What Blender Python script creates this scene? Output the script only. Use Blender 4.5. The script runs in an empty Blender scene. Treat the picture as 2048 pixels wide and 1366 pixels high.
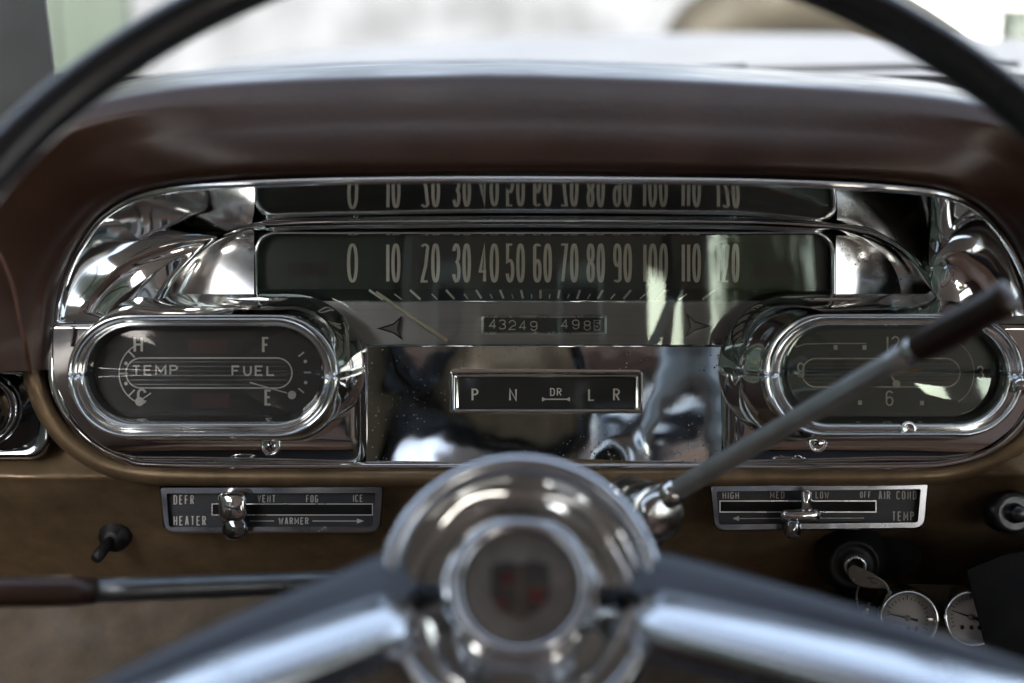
import bpy, bmesh, math, random
from mathutils import Vector, Matrix
random.seed(7)
sc = bpy.context.scene
C = sc.collection
R = math.radians

# ------------------------------------------------------------------ camera, sky, sun, exposure
D = 0.80            # camera to instrument face (m)
S = 0.00028         # metres per photo pixel at the instrument face
CAMW = Vector((0, -D, 1.15))
PITCH = 14.0
RT = Matrix.Translation(CAMW) @ Matrix.Rotation(R(-PITCH), 4, 'X') @ Matrix.Translation(Vector((0, D, 0)))

cam = bpy.data.cameras.new('camera')
cam.sensor_width = 36
cam.lens = 36 * D / (2048 * S)
cam.clip_start = 0.02
cam.clip_end = 500
cam.dof.use_dof = True
cam.dof.focus_distance = D - 0.012
cam.dof.aperture_fstop = 3.7
cam.dof.aperture_blades = 9
camo = bpy.data.objects.new('camera', cam)
C.objects.link(camo)
camo.matrix_world = Matrix.Translation(CAMW) @ Matrix.Rotation(R(90 - PITCH), 4, 'X')
sc.camera = camo

SUN_EL, SUN_AZ = 27.0, 179.0     # azimuth clockwise from +Y: the sun stands behind the car
world = bpy.data.worlds.new('World')
sc.world = world
world.use_nodes = True
wn = world.node_tree.nodes
sky = wn.new('ShaderNodeTexSky')
sky.sky_type = 'NISHITA'
sky.sun_disc = False
sky.sun_elevation = R(SUN_EL)
sky.sun_rotation = R(SUN_AZ)
sky.dust_density = 4.0
sky.air_density = 0.75
sky.ozone_density = 0.5
hs = wn.new('ShaderNodeHueSaturation')
hs.inputs['Saturation'].default_value = 0.55     # desaturated so the chrome reflects a paler sky
world.node_tree.links.new(sky.outputs[0], hs.inputs['Color'])
world.node_tree.links.new(hs.outputs[0], wn['Background'].inputs[0])
wn['Background'].inputs[1].default_value = 0.15
sl = bpy.data.lights.new('sun', 'SUN')
sl.energy = 2.2
sl.angle = R(0.5)
sl.color = (1.0, 0.94, 0.84)
so = bpy.data.objects.new('sun', sl)
C.objects.link(so)
sd = Vector((math.sin(R(SUN_AZ)) * math.cos(R(SUN_EL)), math.cos(R(SUN_AZ)) * math.cos(R(SUN_EL)), math.sin(R(SUN_EL))))
so.rotation_euler = sd.to_track_quat('Z', 'Y').to_euler()
so.location = (0, -3, 6)

sc.view_settings.view_transform = 'Standard'
sc.view_settings.look = 'None'
sc.view_settings.gamma = 1
sc.view_settings.use_curve_mapping = False
sc.view_settings.exposure = 2.45
sc.render.engine = 'CYCLES'
sc.cycles.use_denoising = True
sc.cycles.max_bounces = 18
sc.cycles.glossy_bounces = 14
sc.cycles.transparent_max_bounces = 16
sc.cycles.caustics_reflective = False
sc.cycles.caustics_refractive = False
sc.cycles.sample_clamp_indirect = 6

# ------------------------------------------------------------------ materials
def newmat(name):
    m = bpy.data.materials.new(name)
    m.use_nodes = True
    nt = m.node_tree
    return m, nt, nt.nodes['Principled BSDF']

def coords(nt, scale=(1, 1, 1)):
    tc = nt.nodes.new('ShaderNodeTexCoord')
    mp = nt.nodes.new('ShaderNodeMapping')
    mp.inputs['Scale'].default_value = scale
    nt.links.new(tc.outputs['Object'], mp.inputs[0])
    return mp.outputs[0]

def noise(nt, vec, scale, detail=4, rough=0.55):
    n = nt.nodes.new('ShaderNodeTexNoise')
    n.inputs['Scale'].default_value = scale
    n.inputs['Detail'].default_value = detail
    n.inputs['Roughness'].default_value = rough
    nt.links.new(vec, n.inputs['Vector'])
    return n.outputs['Fac']

def ramp(nt, fac, stops):
    r = nt.nodes.new('ShaderNodeValToRGB')
    el = r.color_ramp.elements
    el[0].position, el[0].color = stops[0][0], (*stops[0][1], 1)
    el[1].position, el[1].color = stops[-1][0], (*stops[-1][1], 1)
    for p, c in stops[1:-1]:
        e = el.new(p)
        e.color = (*c, 1)
    nt.links.new(fac, r.inputs[0])
    return r.outputs[0]

def bump(nt, b, fac, strength, dist):
    n = nt.nodes.new('ShaderNodeBump')
    n.inputs['Strength'].default_value = strength
    n.inputs['Distance'].default_value = dist
    nt.links.new(fac, n.inputs['Height'])
    nt.links.new(n.outputs[0], b.inputs['Normal'])

def paint(name, col, rough=0.5, metal=0.0, var=0.25, nscale=60, bumpd=0.0, spec=0.5, coat=0.0):
    m, nt, b = newmat(name)
    v = coords(nt)
    f = noise(nt, v, nscale, 5)
    lo = tuple(c * (1 - var) for c in col)
    hi = tuple(min(1, c * (1 + var)) for c in col)
    nt.links.new(ramp(nt, f, [(0.3, lo), (0.7, hi)]), b.inputs['Base Color'])
    g = lambda x: (x, x, x)
    nt.links.new(ramp(nt, noise(nt, v, nscale * 0.7, 3), [(0.3, g(rough * 0.85)), (0.7, g(min(1, rough * 1.2)))]), b.inputs['Roughness'])
    b.inputs['Metallic'].default_value = metal
    b.inputs['Specular IOR Level'].default_value = spec
    b.inputs['Coat Weight'].default_value = coat
    if bumpd:
        bump(nt, b, noise(nt, v, nscale * 9, 3), 0.5, bumpd)
    return m

def chrome(name, rough=0.03, pits=0.0, col=(0.76, 0.79, 0.80), wav=0.0):
    m, nt, b = newmat(name)
    v = coords(nt)
    b.inputs['Metallic'].default_value = 1.0
    g = lambda x: (x, x, x)
    f = noise(nt, v, 45, 6, 0.6)
    rr = ramp(nt, f, [(0.35, g(rough)), (0.62, g(rough * 1.5)), (0.8, g(rough * 3.5 + 0.03))])
    if pits > 0:
        vo = nt.nodes.new('ShaderNodeTexVoronoi')
        vo.inputs['Scale'].default_value = 520
        nt.links.new(v, vo.inputs['Vector'])
        # each cell carries its own random pit size; most cells carry none
        sx = nt.nodes.new('ShaderNodeSeparateColor')
        nt.links.new(vo.outputs['Color'], sx.inputs[0])
        cl = ramp(nt, noise(nt, v, 30, 3), [(0.35, g(0.0)), (0.7, g(1.0))])
        mul0 = nt.nodes.new('ShaderNodeMath'); mul0.operation = 'MULTIPLY'
        nt.links.new(sx.outputs[0], mul0.inputs[0]); nt.links.new(cl, mul0.inputs[1])
        mul = nt.nodes.new('ShaderNodeMath'); mul.operation = 'MULTIPLY'
        mul.inputs[1].default_value = 0.42 * pits
        nt.links.new(mul0.outputs[0], mul.inputs[0])
        lt = nt.nodes.new('ShaderNodeMath'); lt.operation = 'LESS_THAN'
        nt.links.new(vo.outputs['Distance'], lt.inputs[0]); nt.links.new(mul.outputs[0], lt.inputs[1])
        mx = nt.nodes.new('ShaderNodeMix'); mx.data_type = 'RGBA'
        nt.links.new(lt.outputs[0], mx.inputs[0])
        mx.inputs[6].default_value = (*col, 1)
        mx.inputs[7].default_value = (0.42, 0.43, 0.43, 1)
        nt.links.new(mx.outputs[2], b.inputs['Base Color'])
        mr = nt.nodes.new('ShaderNodeMix'); mr.data_type = 'RGBA'
        nt.links.new(lt.outputs[0], mr.inputs[0]); nt.links.new(rr, mr.inputs[6])
        mr.inputs[7].default_value = (0.7, 0.7, 0.7, 1)
        nt.links.new(mr.outputs[2], b.inputs['Roughness'])
    else:
        b.inputs['Base Color'].default_value = (*col, 1)
        nt.links.new(rr, b.inputs['Roughness'])
    if wav:
        bump(nt, b, noise(nt, v, 22, 2, 0.4), 0.6, wav)
    return m

def brushed(name, col, rough, metal=1.0, strength=0.25):
    m, nt, b = newmat(name)
    v = coords(nt, (14, 14, 2600))
    f = noise(nt, v, 1.0, 3)
    lo = tuple(c * 0.82 for c in col)
    nt.links.new(ramp(nt, f, [(0.3, lo), (0.7, col)]), b.inputs['Base Color'])
    b.inputs['Metallic'].default_value = metal
    b.inputs['Roughness'].default_value = rough
    bump(nt, b, f, strength, 0.0004)
    return m

def thin_glass(name, ior=1.5, tint=(1, 1, 1), rough=0.02, dust=0.0, sheen=(1, 1, 1)):
    m = bpy.data.materials.new(name)
    m.use_nodes = True
    nt = m.node_tree
    nt.nodes.remove(nt.nodes['Principled BSDF'])
    out = nt.nodes['Material Output']
    tr = nt.nodes.new('ShaderNodeBsdfTransparent'); tr.inputs[0].default_value = (*tint, 1)
    gl = nt.nodes.new('ShaderNodeBsdfGlossy'); gl.inputs[0].default_value = (*sheen, 1); gl.inputs['Roughness'].default_value = rough
    fr = nt.nodes.new('ShaderNodeFresnel'); fr.inputs[0].default_value = ior
    mx = nt.nodes.new('ShaderNodeMixShader')
    nt.links.new(fr.outputs[0], mx.inputs[0]); nt.links.new(tr.outputs[0], mx.inputs[1]); nt.links.new(gl.outputs[0], mx.inputs[2])
    last = mx.outputs[0]
    if dust:
        df = nt.nodes.new('ShaderNodeBsdfDiffuse'); df.inputs[0].default_value = (0.5, 0.5, 0.5, 1)
        v = coords(nt)
        g = lambda x: (x, x, x)
        fa = ramp(nt, noise(nt, v, 25, 6, 0.7), [(0.4, g(0.0)), (0.8, g(dust))])
        m2 = nt.nodes.new('ShaderNodeMixShader')
        nt.links.new(fa, m2.inputs[0]); nt.links.new(last, m2.inputs[1]); nt.links.new(df.outputs[0], m2.inputs[2])
        last = m2.outputs[0]
    nt.links.new(last, out.inputs[0])
    return m

M = {}
M['chrome'] = chrome('polished chrome', 0.045, 0.0, wav=0.0003)
M['chrome_pit'] = chrome('pitted chrome', 0.03, 1.0, wav=0.0011)
M['chrome_facet'] = chrome('dull pitted chrome', 0.13, 0.8, wav=0.0006)
M['chrome_satin'] = chrome('satin steel', 0.22, 0.0)
M['chrome_wheel'] = chrome('wheel chrome', 0.16, 0.0, (0.66, 0.70, 0.75))
M['chrome_frame'] = chrome('worn frame chrome', 0.12, 0.3, (0.36, 0.39, 0.43))
M['chrome_frame2'] = chrome('worn collar chrome', 0.14, 0.0, (0.62, 0.64, 0.64))
M['chrome_dark'] = chrome('smoked chrome', 0.06, 0.0, (0.30, 0.32, 0.34))
M['alu'] = brushed('brushed aluminium', (0.50, 0.50, 0.51), 0.30)
M['alu_dark'] = brushed('dark brushed metal', (0.10, 0.108, 0.11), 0.28)
M['dial'] = brushed('black dial enamel', (0.012, 0.016, 0.016), 0.34, 0.0, 0.03)
M['dial_black'] = brushed('black gauge enamel', (0.006, 0.007, 0.008), 0.55, 0.0, 0.05)
M['dial_grey'] = brushed('grey dial enamel', (0.07, 0.085, 0.085), 0.45, 0.0, 0.03)
M['cream'] = paint('cream dial paint', (0.86, 0.85, 0.76), 0.5, var=0.05)
M['dim'] = paint('aged white paint', (0.55, 0.56, 0.53), 0.55, var=0.1)
M['needle'] = paint('ivory needle paint', (0.85, 0.80, 0.62), 0.45, var=0.08)
M['orange'] = paint('orange hand paint', (0.55, 0.24, 0.06), 0.5, var=0.1)
M['red'] = paint('dark red lamp window', (0.026, 0.007, 0.008), 0.5, var=0.2)
M['leather'] = paint('brown dash vinyl', (0.046, 0.022, 0.014), 0.38, var=0.25, nscale=25, bumpd=0.00025)
M['thread'] = paint('brown seam welt', (0.075, 0.032, 0.018), 0.6, var=0.2, nscale=200)
M['gold'] = paint('bronze metallic paint', (0.235, 0.170, 0.100), 0.38, metal=0.55, var=0.22, nscale=70, bumpd=0.00005)
M['kick'] = paint('shade darkened board', (0.075, 0.055, 0.033), 0.6, var=0.3, nscale=60, bumpd=0.0002)  # base colour darkened to stand in for shade under the dash
M['matt_black'] = paint('matt black steel', (0.004, 0.0045, 0.005), 0.7, var=0.3, spec=0.2)
M['black'] = paint('black plastic', (0.007, 0.0075, 0.009), 0.5, var=0.2)
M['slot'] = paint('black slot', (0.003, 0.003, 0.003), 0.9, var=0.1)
M['plate'] = brushed('slate control plate', (0.030, 0.037, 0.046), 0.42, 0.25, 0.15)
M['rod'] = paint('grey lever steel', (0.42, 0.44, 0.44), 0.32, metal=0.55, var=0.12, nscale=90)
M['rod_dark'] = paint('dull lever steel', (0.14, 0.155, 0.165), 0.36, metal=0.8, var=0.12, nscale=90)
M['gunmetal'] = paint('worn gunmetal knob', (0.07, 0.075, 0.08), 0.32, metal=0.8, var=0.25, nscale=120)
M['handle'] = paint('brown bakelite', (0.042, 0.022, 0.015), 0.34, var=0.2, nscale=40)
M['spoke_dark'] = brushed('dark ribbed spoke', (0.085, 0.09, 0.10), 0.34, 0.9, 0.25)
M['rim'] = paint('black rim plastic', (0.016, 0.019, 0.024), 0.28, var=0.15, nscale=20, coat=0.4)
M['ivory'] = paint('gauge face white', (0.78, 0.80, 0.79), 0.5, var=0.06)
M['crest_face'] = paint('emblem field', (0.15, 0.14, 0.13), 0.5, var=0.25, nscale=150)
M['crest_dark'] = paint('emblem dark enamel', (0.045, 0.043, 0.043), 0.4, var=0.2)
M['crest_red'] = paint('emblem red enamel', (0.10, 0.022, 0.022), 0.3, var=0.2)
M['crest_gold'] = paint('emblem gold', (0.09, 0.07, 0.045), 0.4, var=0.2)
M['brass'] = paint('worn key metal', (0.34, 0.32, 0.29), 0.3, metal=1.0, var=0.15, nscale=300)
M['glass'] = thin_glass('instrument glass', 1.6, (0.97, 0.99, 0.985), 0.03, sheen=(0.80, 1.0, 0.88))  # green of the reflected light is put into the gloss colour
M['glass_dim'] = thin_glass('gauge glass', 1.36, (0.98, 0.99, 0.99), 0.05)
M['windscreen'] = thin_glass('windscreen glass', 1.3, (0.93, 0.97, 0.96), 0.01, 0.03)
M['headliner'] = paint('grey rose headliner', (0.58, 0.54, 0.53), 0.9, var=0.08, nscale=40)
M['seat'] = paint('tan seat leather', (0.20, 0.115, 0.075), 0.5, var=0.15, nscale=20, bumpd=0.0004)
M['trim'] = paint('brown door trim', (0.10, 0.065, 0.05), 0.5, var=0.2, nscale=15)
M['carpet'] = paint('dark carpet', (0.04, 0.038, 0.04), 0.95, var=0.3, nscale=90)
M['pillar'] = paint('worn dark grey pillar paint', (0.014, 0.018, 0.019), 0.6, var=0.5, nscale=12)
M['body'] = paint('pale body paint', (0.165, 0.166, 0.180), 0.65, var=0.12, nscale=5)
M['concrete'] = paint('pale concrete', (0.26, 0.25, 0.235), 0.9, var=0.15, nscale=3)
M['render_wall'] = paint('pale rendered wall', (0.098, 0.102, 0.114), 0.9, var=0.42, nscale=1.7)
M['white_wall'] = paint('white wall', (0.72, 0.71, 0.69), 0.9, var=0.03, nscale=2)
M['green_wall'] = paint('pale green boards', (0.045, 0.058, 0.048), 0.8, var=0.10, nscale=4)
M['olive'] = paint('olive painted steel', (0.022, 0.017, 0.009), 0.7, var=0.2, nscale=8)
M['board'] = paint('cream board', (0.17, 0.125, 0.085), 0.7, var=0.08, nscale=6)
M['post_dark'] = paint('dark green post', (0.03, 0.045, 0.035), 0.6, var=0.2, nscale=5)
M['leaf'] = paint('yellow green leaves', (0.11, 0.13, 0.035), 0.6, var=0.5, nscale=3)
M['brick'] = paint('dark brown brick', (0.13, 0.10, 0.085), 0.9, var=0.3, nscale=9)
M['bark'] = paint('bark', (0.08, 0.06, 0.045), 0.9, var=0.3, nscale=8)

# ------------------------------------------------------------------ helpers
def P(px, py, h=0.0):
    """photo pixel + distance h (m) that the point stands out from the instrument face"""
    k = (D - h) / D
    return Vector(((px - 1024) * S * k, -h, (683 - py) * S * k))

LOC = {}      # object name -> world (build frame) origin of its thing
DASH = []     # top-level things that live in the car's leaning dashboard frame

def thing(name, label, cat, loc=(0, 0, 0), group=None, dash=True):
    o = bpy.data.objects.new(name, None)
    o.empty_display_size = 0.02
    C.objects.link(o)
    o['label'] = label
    o['category'] = cat
    if name.endswith('wall'):
        o['kind'] = 'thing'
    if group:
        o['group'] = group
    loc = Vector(loc)
    LOC[o.name] = loc
    o.location = loc
    if dash:
        DASH.append(o)
    return o

def mk(name, verts, faces, mat, parent=None, smooth=True, label=None, kind=None):
    off = LOC[parent.name] if parent is not None else Vector((0, 0, 0))
    me = bpy.data.meshes.new(name)
    me.from_pydata([tuple(Vector(v) - off) for v in verts], [], faces)
    me.validate()
    me.materials.append(M[mat])
    if smooth:
        me.shade_smooth()
    o = bpy.data.objects.new(name, me)
    C.objects.link(o)
    if parent is not None:
        o.parent = parent
        LOC[o.name] = off
    if label:
        o['label'] = label
    if kind:
        o['kind'] = kind
    return o

class MB:
    def __init__(s):
        s.v, s.f = [], []
    def add(s, v, f):
        n = len(s.v)
        s.v += [Vector(x) for x in v]
        s.f += [tuple(i + n for i in q) for q in f]
        return s
    def loft(s, rows, closed=True, cap0=False, cap1=False):
        n = len(rows[0])
        v = [p for r in rows for p in r]
        f = []
        for i in range(len(rows) - 1):
            for j in range(n if closed else n - 1):
                a, b = i * n + j, i * n + (j + 1) % n
                f.append((a, b, b + n, a + n))
        if cap0: f.append(tuple(range(n - 1, -1, -1)))
        if cap1: f.append(tuple((len(rows) - 1) * n + j for j in range(n)))
        return s.add(v, f)
    def poly(s, pts):
        return s.add(pts, [tuple(range(len(pts)))])
    def tube(s, pts, rad, n=12, closed=False, caps=True):
        pts = [Vector(p) for p in pts]
        m = len(pts)
        rads = rad if isinstance(rad, (list, tuple)) else [rad] * m
        rows = []
        up = None
        for i, p in enumerate(pts):
            a = pts[i - 1] if (i > 0 or closed) else p
            b = pts[(i + 1) % m] if (i < m - 1 or closed) else p
            t = (b - a).normalized()
            if up is None:
                up = t.orthogonal().normalized()
            up = (up - t * up.dot(t)).normalized()
            w = t.cross(up)
            rows.append([p + (up * math.cos(q) + w * math.sin(q)) * rads[i] for q in [2 * math.pi * k / n for k in range(n)]])
        if closed:
            # close by finding the best rotation offset
            best = min(range(n), key=lambda k: (rows[0][0] - rows[-1][k]).length)
            v = [p for r in rows for p in r]
            f = []
            for i in range(m - 1):
                for j in range(n):
                    f.append((i * n + j, i * n + (j + 1) % n, (i + 1) * n + (j + 1) % n, (i + 1) * n + j))
            for j in range(n):
                f.append(((m - 1) * n + (best + j) % n, (m - 1) * n + (best + j + 1) % n, (j + 1) % n, j))
            return s.add(v, f)
        return s.loft(rows, True, caps, caps)
    def box(s, lo, hi):
        x0, y0, z0 = lo; x1, y1, z1 = hi
        return s.add([(x0, y0, z0), (x1, y0, z0), (x1, y1, z0), (x0, y1, z0), (x0, y0, z1), (x1, y0, z1), (x1, y1, z1), (x0, y1, z1)],
                     [(3, 2, 1, 0), (4, 5, 6, 7), (0, 1, 5, 4), (1, 2, 6, 5), (2, 3, 7, 6), (3, 0, 4, 7)])
    def lathe(s, c, axis, prof, n=40, cap=True):
        """prof: list of (radius, distance along axis)"""
        c = Vector(c); ax = Vector(axis).normalized()
        u = ax.cross(Vector((0, 0, 1)))
        if u.length < 1e-3: u = Vector((1, 0, 0))
        u.normalize(); w = ax.cross(u)
        rows = [[c + ax * z + (u * math.cos(q) + w * math.sin(q)) * r for q in [2 * math.pi * k / n for k in range(n)]] for r, z in prof]
        return s.loft(rows, True, False, cap)
    def build(s, name, mat, parent=None, smooth=True, label=None, kind=None):
        return mk(name, s.v, s.f, mat, parent, smooth, label, kind)

def bevel(o, w, seg=2):
    bm = bmesh.new(); bm.from_mesh(o.data)
    bmesh.ops.remove_doubles(bm, verts=bm.verts, dist=1e-7)
    es = [e for e in bm.edges if len(e.link_faces) == 2 and e.calc_face_angle(0) > R(30)]
    bmesh.ops.bevel(bm, geom=es, offset=w, segments=seg, profile=0.6, affect='EDGES', clamp_overlap=True)
    bm.to_mesh(o.data); bm.free()
    o.data.shade_smooth()
    o.data.set_sharp_from_angle(angle=R(50))
    return o

def fixn(o, sharp=None):
    bm = bmesh.new(); bm.from_mesh(o.data)
    bmesh.ops.recalc_face_normals(bm, faces=bm.faces)
    bm.to_mesh(o.data); bm.free()
    if sharp: o.data.set_sharp_from_angle(angle=R(sharp))
    return o

def crom(pts, n):
    """Catmull-Rom through pts (tuples of floats), n samples per span"""
    out = []
    m = len(pts)
    for i in range(m - 1):
        p0, p1, p2, p3 = pts[max(0, i - 1)], pts[i], pts[i + 1], pts[min(m - 1, i + 2)]
        for k in range(n):
            t = k / n
            out.append(tuple(0.5 * (2 * b + (c - a) * t + (2 * a - 5 * b + 4 * c - d) * t * t + (3 * b - a - 3 * c + d) * t ** 3)
                             for a, b, c, d in zip(p0, p1, p2, p3)))
    out.append(tuple(pts[-1]))
    return out

def rrect(x0, x1, y0, y1, r=None, n=14, e=0):
    """rounded rectangle in pixels, clockwise from the top-left corner's left end"""
    if r is None: r = min(x1 - x0, y1 - y0) / 2
    r = min(r, (x1 - x0) / 2, (y1 - y0) / 2)
    out = []
    for cx, cy, a0 in ((x0 + r, y0 + r, 180), (x1 - r, y0 + r, 270), (x1 - r, y1 - r, 0), (x0 + r, y1 - r, 90)):
        for k in range(n + 1):
            a = R(a0 + 90 * k / n)
            out.append((cx + r * math.cos(a), cy + r * math.sin(a)))
    return out

def rr3(x0, x1, y0, y1, h, r=None, n=14):
    return [P(x, y, h) for x, y in rrect(x0, x1, y0, y1, r, n)]

def ring(loops, r=None, n=14):
    return [rr3(*l[:5], r=(l[5] if len(l) > 5 else r), n=n) for l in loops]

def smooth_loops(loops, k=4):
    """smooth a bezel profile given as (x0,x1,y0,y1,h)"""
    return crom(loops, k)

# --- stroke lettering -------------------------------------------------
def arc(cx, cy, rx, ry, a0, a1, n=10):
    return [(cx + rx * math.cos(R(a0 + (a1 - a0) * k / n)), cy + ry * math.sin(R(a0 + (a1 - a0) * k / n))) for k in range(n + 1)]

def sellipse(cx, cy, rx, ry, p=2.4, n=40):
    o = []
    for k in range(n):
        a = 2 * math.pi * k / n
        c, s_ = math.cos(a), math.sin(a)
        o.append((cx + rx * math.copysign(abs(c) ** (2 / p), c), cy + ry * math.copysign(abs(s_) ** (2 / p), s_)))
    return o

def glyph(c, w, h):
    rx = w / 2
    ry = min(h / 2, w * 0.55)
    L = lambda *p: (list(p), False)
    if c == 'A': return [L((0, 0), (w * .42, h), (w * .58, h), (w, 0)), L((w * .14, h * .28), (w * .86, h * .28))]
    if c == 'C': return [(arc(rx, h - ry, rx, ry, 10, 180) + arc(rx, ry, rx, ry, 180, 350), False)]
    if c == 'D': return [([(0, 0), (0, h), (w * .4, h)] + arc(w * .4, h - ry, w * .6, ry, 80, 0) + arc(w * .4, ry, w * .6, ry, 0, -80) + [(w * .4, 0)], True)]
    if c == 'E': return [L((w, h), (0, h), (0, 0), (w, 0)), L((0, h * .52), (w * .8, h * .52))]
    if c == 'F': return [L((w, h), (0, h), (0, 0)), L((0, h * .52), (w * .8, h * .52))]
    if c == 'G': return [(arc(rx, h - ry, rx, ry, 10, 180) + arc(rx, ry, rx, ry, 180, 360) + [(w, h * .46), (w * .5, h * .46)], False)]
    if c == 'H': return [L((0, 0), (0, h)), L((w, 0), (w, h)), L((0, h * .5), (w, h * .5))]
    if c == 'I': return [L((w / 2, 0), (w / 2, h))]
    if c == 'L': return [L((0, h), (0, 0), (w, 0))]
    if c == 'M': return [L((0, 0), (0, h), (w / 2, h * .3), (w, h), (w, 0))]
    if c == 'N': return [L((0, 0), (0, h), (w, 0), (w, h))]
    if c == 'O': return [(arc(rx, h - ry, rx, ry, 0, 180) + arc(rx, ry, rx, ry, 180, 360), True)]
    if c in 'PR':
        q = h * .24
        s_ = [([(0, 0), (0, h), (w * .45, h)] + arc(w * .45, h - q, w * .55, q, 80, -80) + [(w * .45, h - 2 * q), (0, h - 2 * q)], False)]
        if c == 'R': s_.append(L((w * .45, h - 2 * q), (w, 0)))
        return s_
    if c == 'T': return [L((0, h), (w, h)), L((rx, h), (rx, 0))]
    if c == 'U': return [([(0, h)] + arc(rx, ry, rx, ry, 180, 360) + [(w, h)], False)]
    if c == 'V': return [L((0, h), (rx, 0), (w, h))]
    if c == 'W': return [L((0, h), (w * .25, 0), (w * .5, h * .8), (w * .75, 0), (w, h))]
    if c == '0': return [(sellipse(rx, h / 2, rx, h / 2, 2.25), True)]
    if c == '1': return [L((w / 2, 0), (w / 2, h))]
    if c == '2': return [(arc(rx, h - ry, rx, ry, 165, -25, 14) + [(w * .62, h * .42), (w * .12, h * .12), (0, 0), (w, 0)], False)]
    if c == '3':
        t = h * .235; b = h * .265
        return [(arc(rx, h - t, rx * .92, t, 165, -78, 14) + arc(rx, b, rx, b, 78, -165, 14), False)]
    if c == '4': return [L((w * .72, 0), (w * .72, h), (0, h * .27), (w, h * .27))]
    if c == '5':
        b = h * .29
        return [([(w * .92, h), (w * .08, h), (w * .05, h * .53)] + arc(rx, b, rx, b, 115, -165, 16), False)]
    if c in '69':
        b = h * .29
        p = [(sellipse(rx, b, rx, b, 2.2, 32), True), (arc(rx, h - ry, rx, ry, 25, 180, 12) + [(0, b)], False)]
        return p if c == '6' else [([(w - x, h - y) for x, y in q], cl) for q, cl in p]
    if c == '7': return [L((0, h), (w, h), (w * .28, 0))]
    if c == '8':
        t = h * .235; b = h * .265
        return [(sellipse(rx, h - t, rx * .92, t, 2.2, 28), True), (sellipse(rx, b, rx, b, 2.2, 28), True)]
    return []

def ribbon(pts, closed, tx, ty):
    q = [Vector((x / tx, y / ty)) for x, y in pts]
    # drop repeated points
    r = [q[0]]
    for a in q[1:]:
        if (a - r[-1]).length > 1e-3: r.append(a)
    if closed and (r[0] - r[-1]).length < 1e-3: r.pop()
    q = r
    n = len(q)
    L_, R_ = [], []
    for i in range(n):
        a = q[i - 1] if (i > 0 or closed) else None
        b = q[(i + 1) % n] if (i < n - 1 or closed) else None
        d1 = (q[i] - a).normalized() if a is not None else None
        d2 = (b - q[i]).normalized() if b is not None else None
        if d1 is None: d1 = d2
        if d2 is None: d2 = d1
        n1 = Vector((-d1.y, d1.x)); n2 = Vector((-d2.y, d2.x))
        m = n1 + n2
        if m.length < 1e-3: m = n1
        m.normalize()
        k = 0.5 / max(0.45, m.dot(n1))
        L_.append(q[i] + m * k); R_.append(q[i] - m * k)
    out = [(p.x * tx, p.y * ty) for p in L_ + R_]
    f = [(i, (i + 1) % n, n + (i + 1) % n, n + i) for i in range(n if closed else n - 1)]
    return out, f

WID = {'I': .25, '1': .25, 'M': 1.3, 'W': 1.45, ' ': .6}
def text(mb, s, px, py, w, h, tx, ty, hd, gap=None, fit=None, slope=0.0, zb=[0], thick=0.0, skew=0.0):
    """write s from the left end px on base line py (pixels); fit = total width"""
    gap = gap if gap is not None else tx * 1.6
    ws = [w * WID.get(c, 1) for c in s]
    tot = sum(ws) + gap * (len(s) - 1)
    if fit:
        k = fit / tot
        ws = [a * k for a in ws]; gap *= k
    x = px
    for c, cw in zip(s, ws):
        for i, (pts, cl) in enumerate(glyph(c, max(cw - tx, .01), h - ty)):
            o, f = ribbon(pts, cl, tx, ty)
            dz = hd + (i * 0.00003)
            mb.add([P(x + tx / 2 + a + skew * b, py - ty / 2 - b + slope * (x + a - px), dz) for a, b in o], f)
        x += cw + gap
    return mb

def strip(mb, x0, y0, x1, y1, w, h, h1=None):
    h1 = h if h1 is None else h1
    d = Vector((x1 - x0, y1 - y0)).normalized()
    n = Vector((-d.y, d.x)) * w / 2
    mb.add([P(x0 + n.x, y0 + n.y, h), P(x1 + n.x, y1 + n.y, h1), P(x1 - n.x, y1 - n.y, h1), P(x0 - n.x, y0 - n.y, h)], [(0, 1, 2, 3)])

def line(mb, pts, w, h, closed=False):
    o, f = ribbon(pts, closed, w, w)
    mb.add([P(x, y, h) for x, y in o], f)

def rectp(mb, x0, x1, y0, y1, h, h2=None):
    h2 = h if h2 is None else h2
    mb.add([P(x0, y0, h), P(x1, y0, h), P(x1, y1, h2), P(x0, y1, h2)], [(0, 1, 2, 3)])

def disc(mb, x, y, r, h, n=24, ry=None):
    mb.poly([P(x + r * math.cos(2 * math.pi * k / n), y + (ry or r) * math.sin(2 * math.pi * k / n), h) for k in range(n)])

# ================================================================== THE PLACE OUTSIDE (world frame)
def wpt(px, py, dist):
    """point seen at a photo pixel, dist metres in front of the camera, in the world frame"""
    v = Vector(((px - 1024) * S / D * dist, dist - D, (683 - py) * S / D * dist))
    return RT @ v

g = MB(); g.add([(-150, -150, 0), (150, -150, 0), (150, 150, 0), (-150, 150, 0)], [(0, 1, 2, 3)])
g.build('ground', 'concrete', None, False, kind='structure')

t = thing('boarded_wall', 'pale green vertical board wall at the left beyond the windscreen', 'wall', (-2.2, 4.0, 0), dash=False)
bd = MB()
xr = wpt(302, 60, 4.95).x
x = xr
i = 0
while x > -4.5:
    wv = 0.118 + 0.02 * random.random()
    bd.box((x - wv, 4.0 + 0.015 * (i % 2), 0), (x - 0.006, 4.05 + 0.015 * (i % 2), 2.9))
    x -= wv; i += 1
bd.build('boards', 'green_wall', t, False)
rl = MB(); rl.box((-4.5, 4.07, 0.9), (xr - 0.02, 4.13, 1.0)); rl.box((-4.5, 4.07, 2.2), (xr - 0.02, 4.13, 2.3))
rl.build('rail', 'green_wall', t, False)

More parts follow.
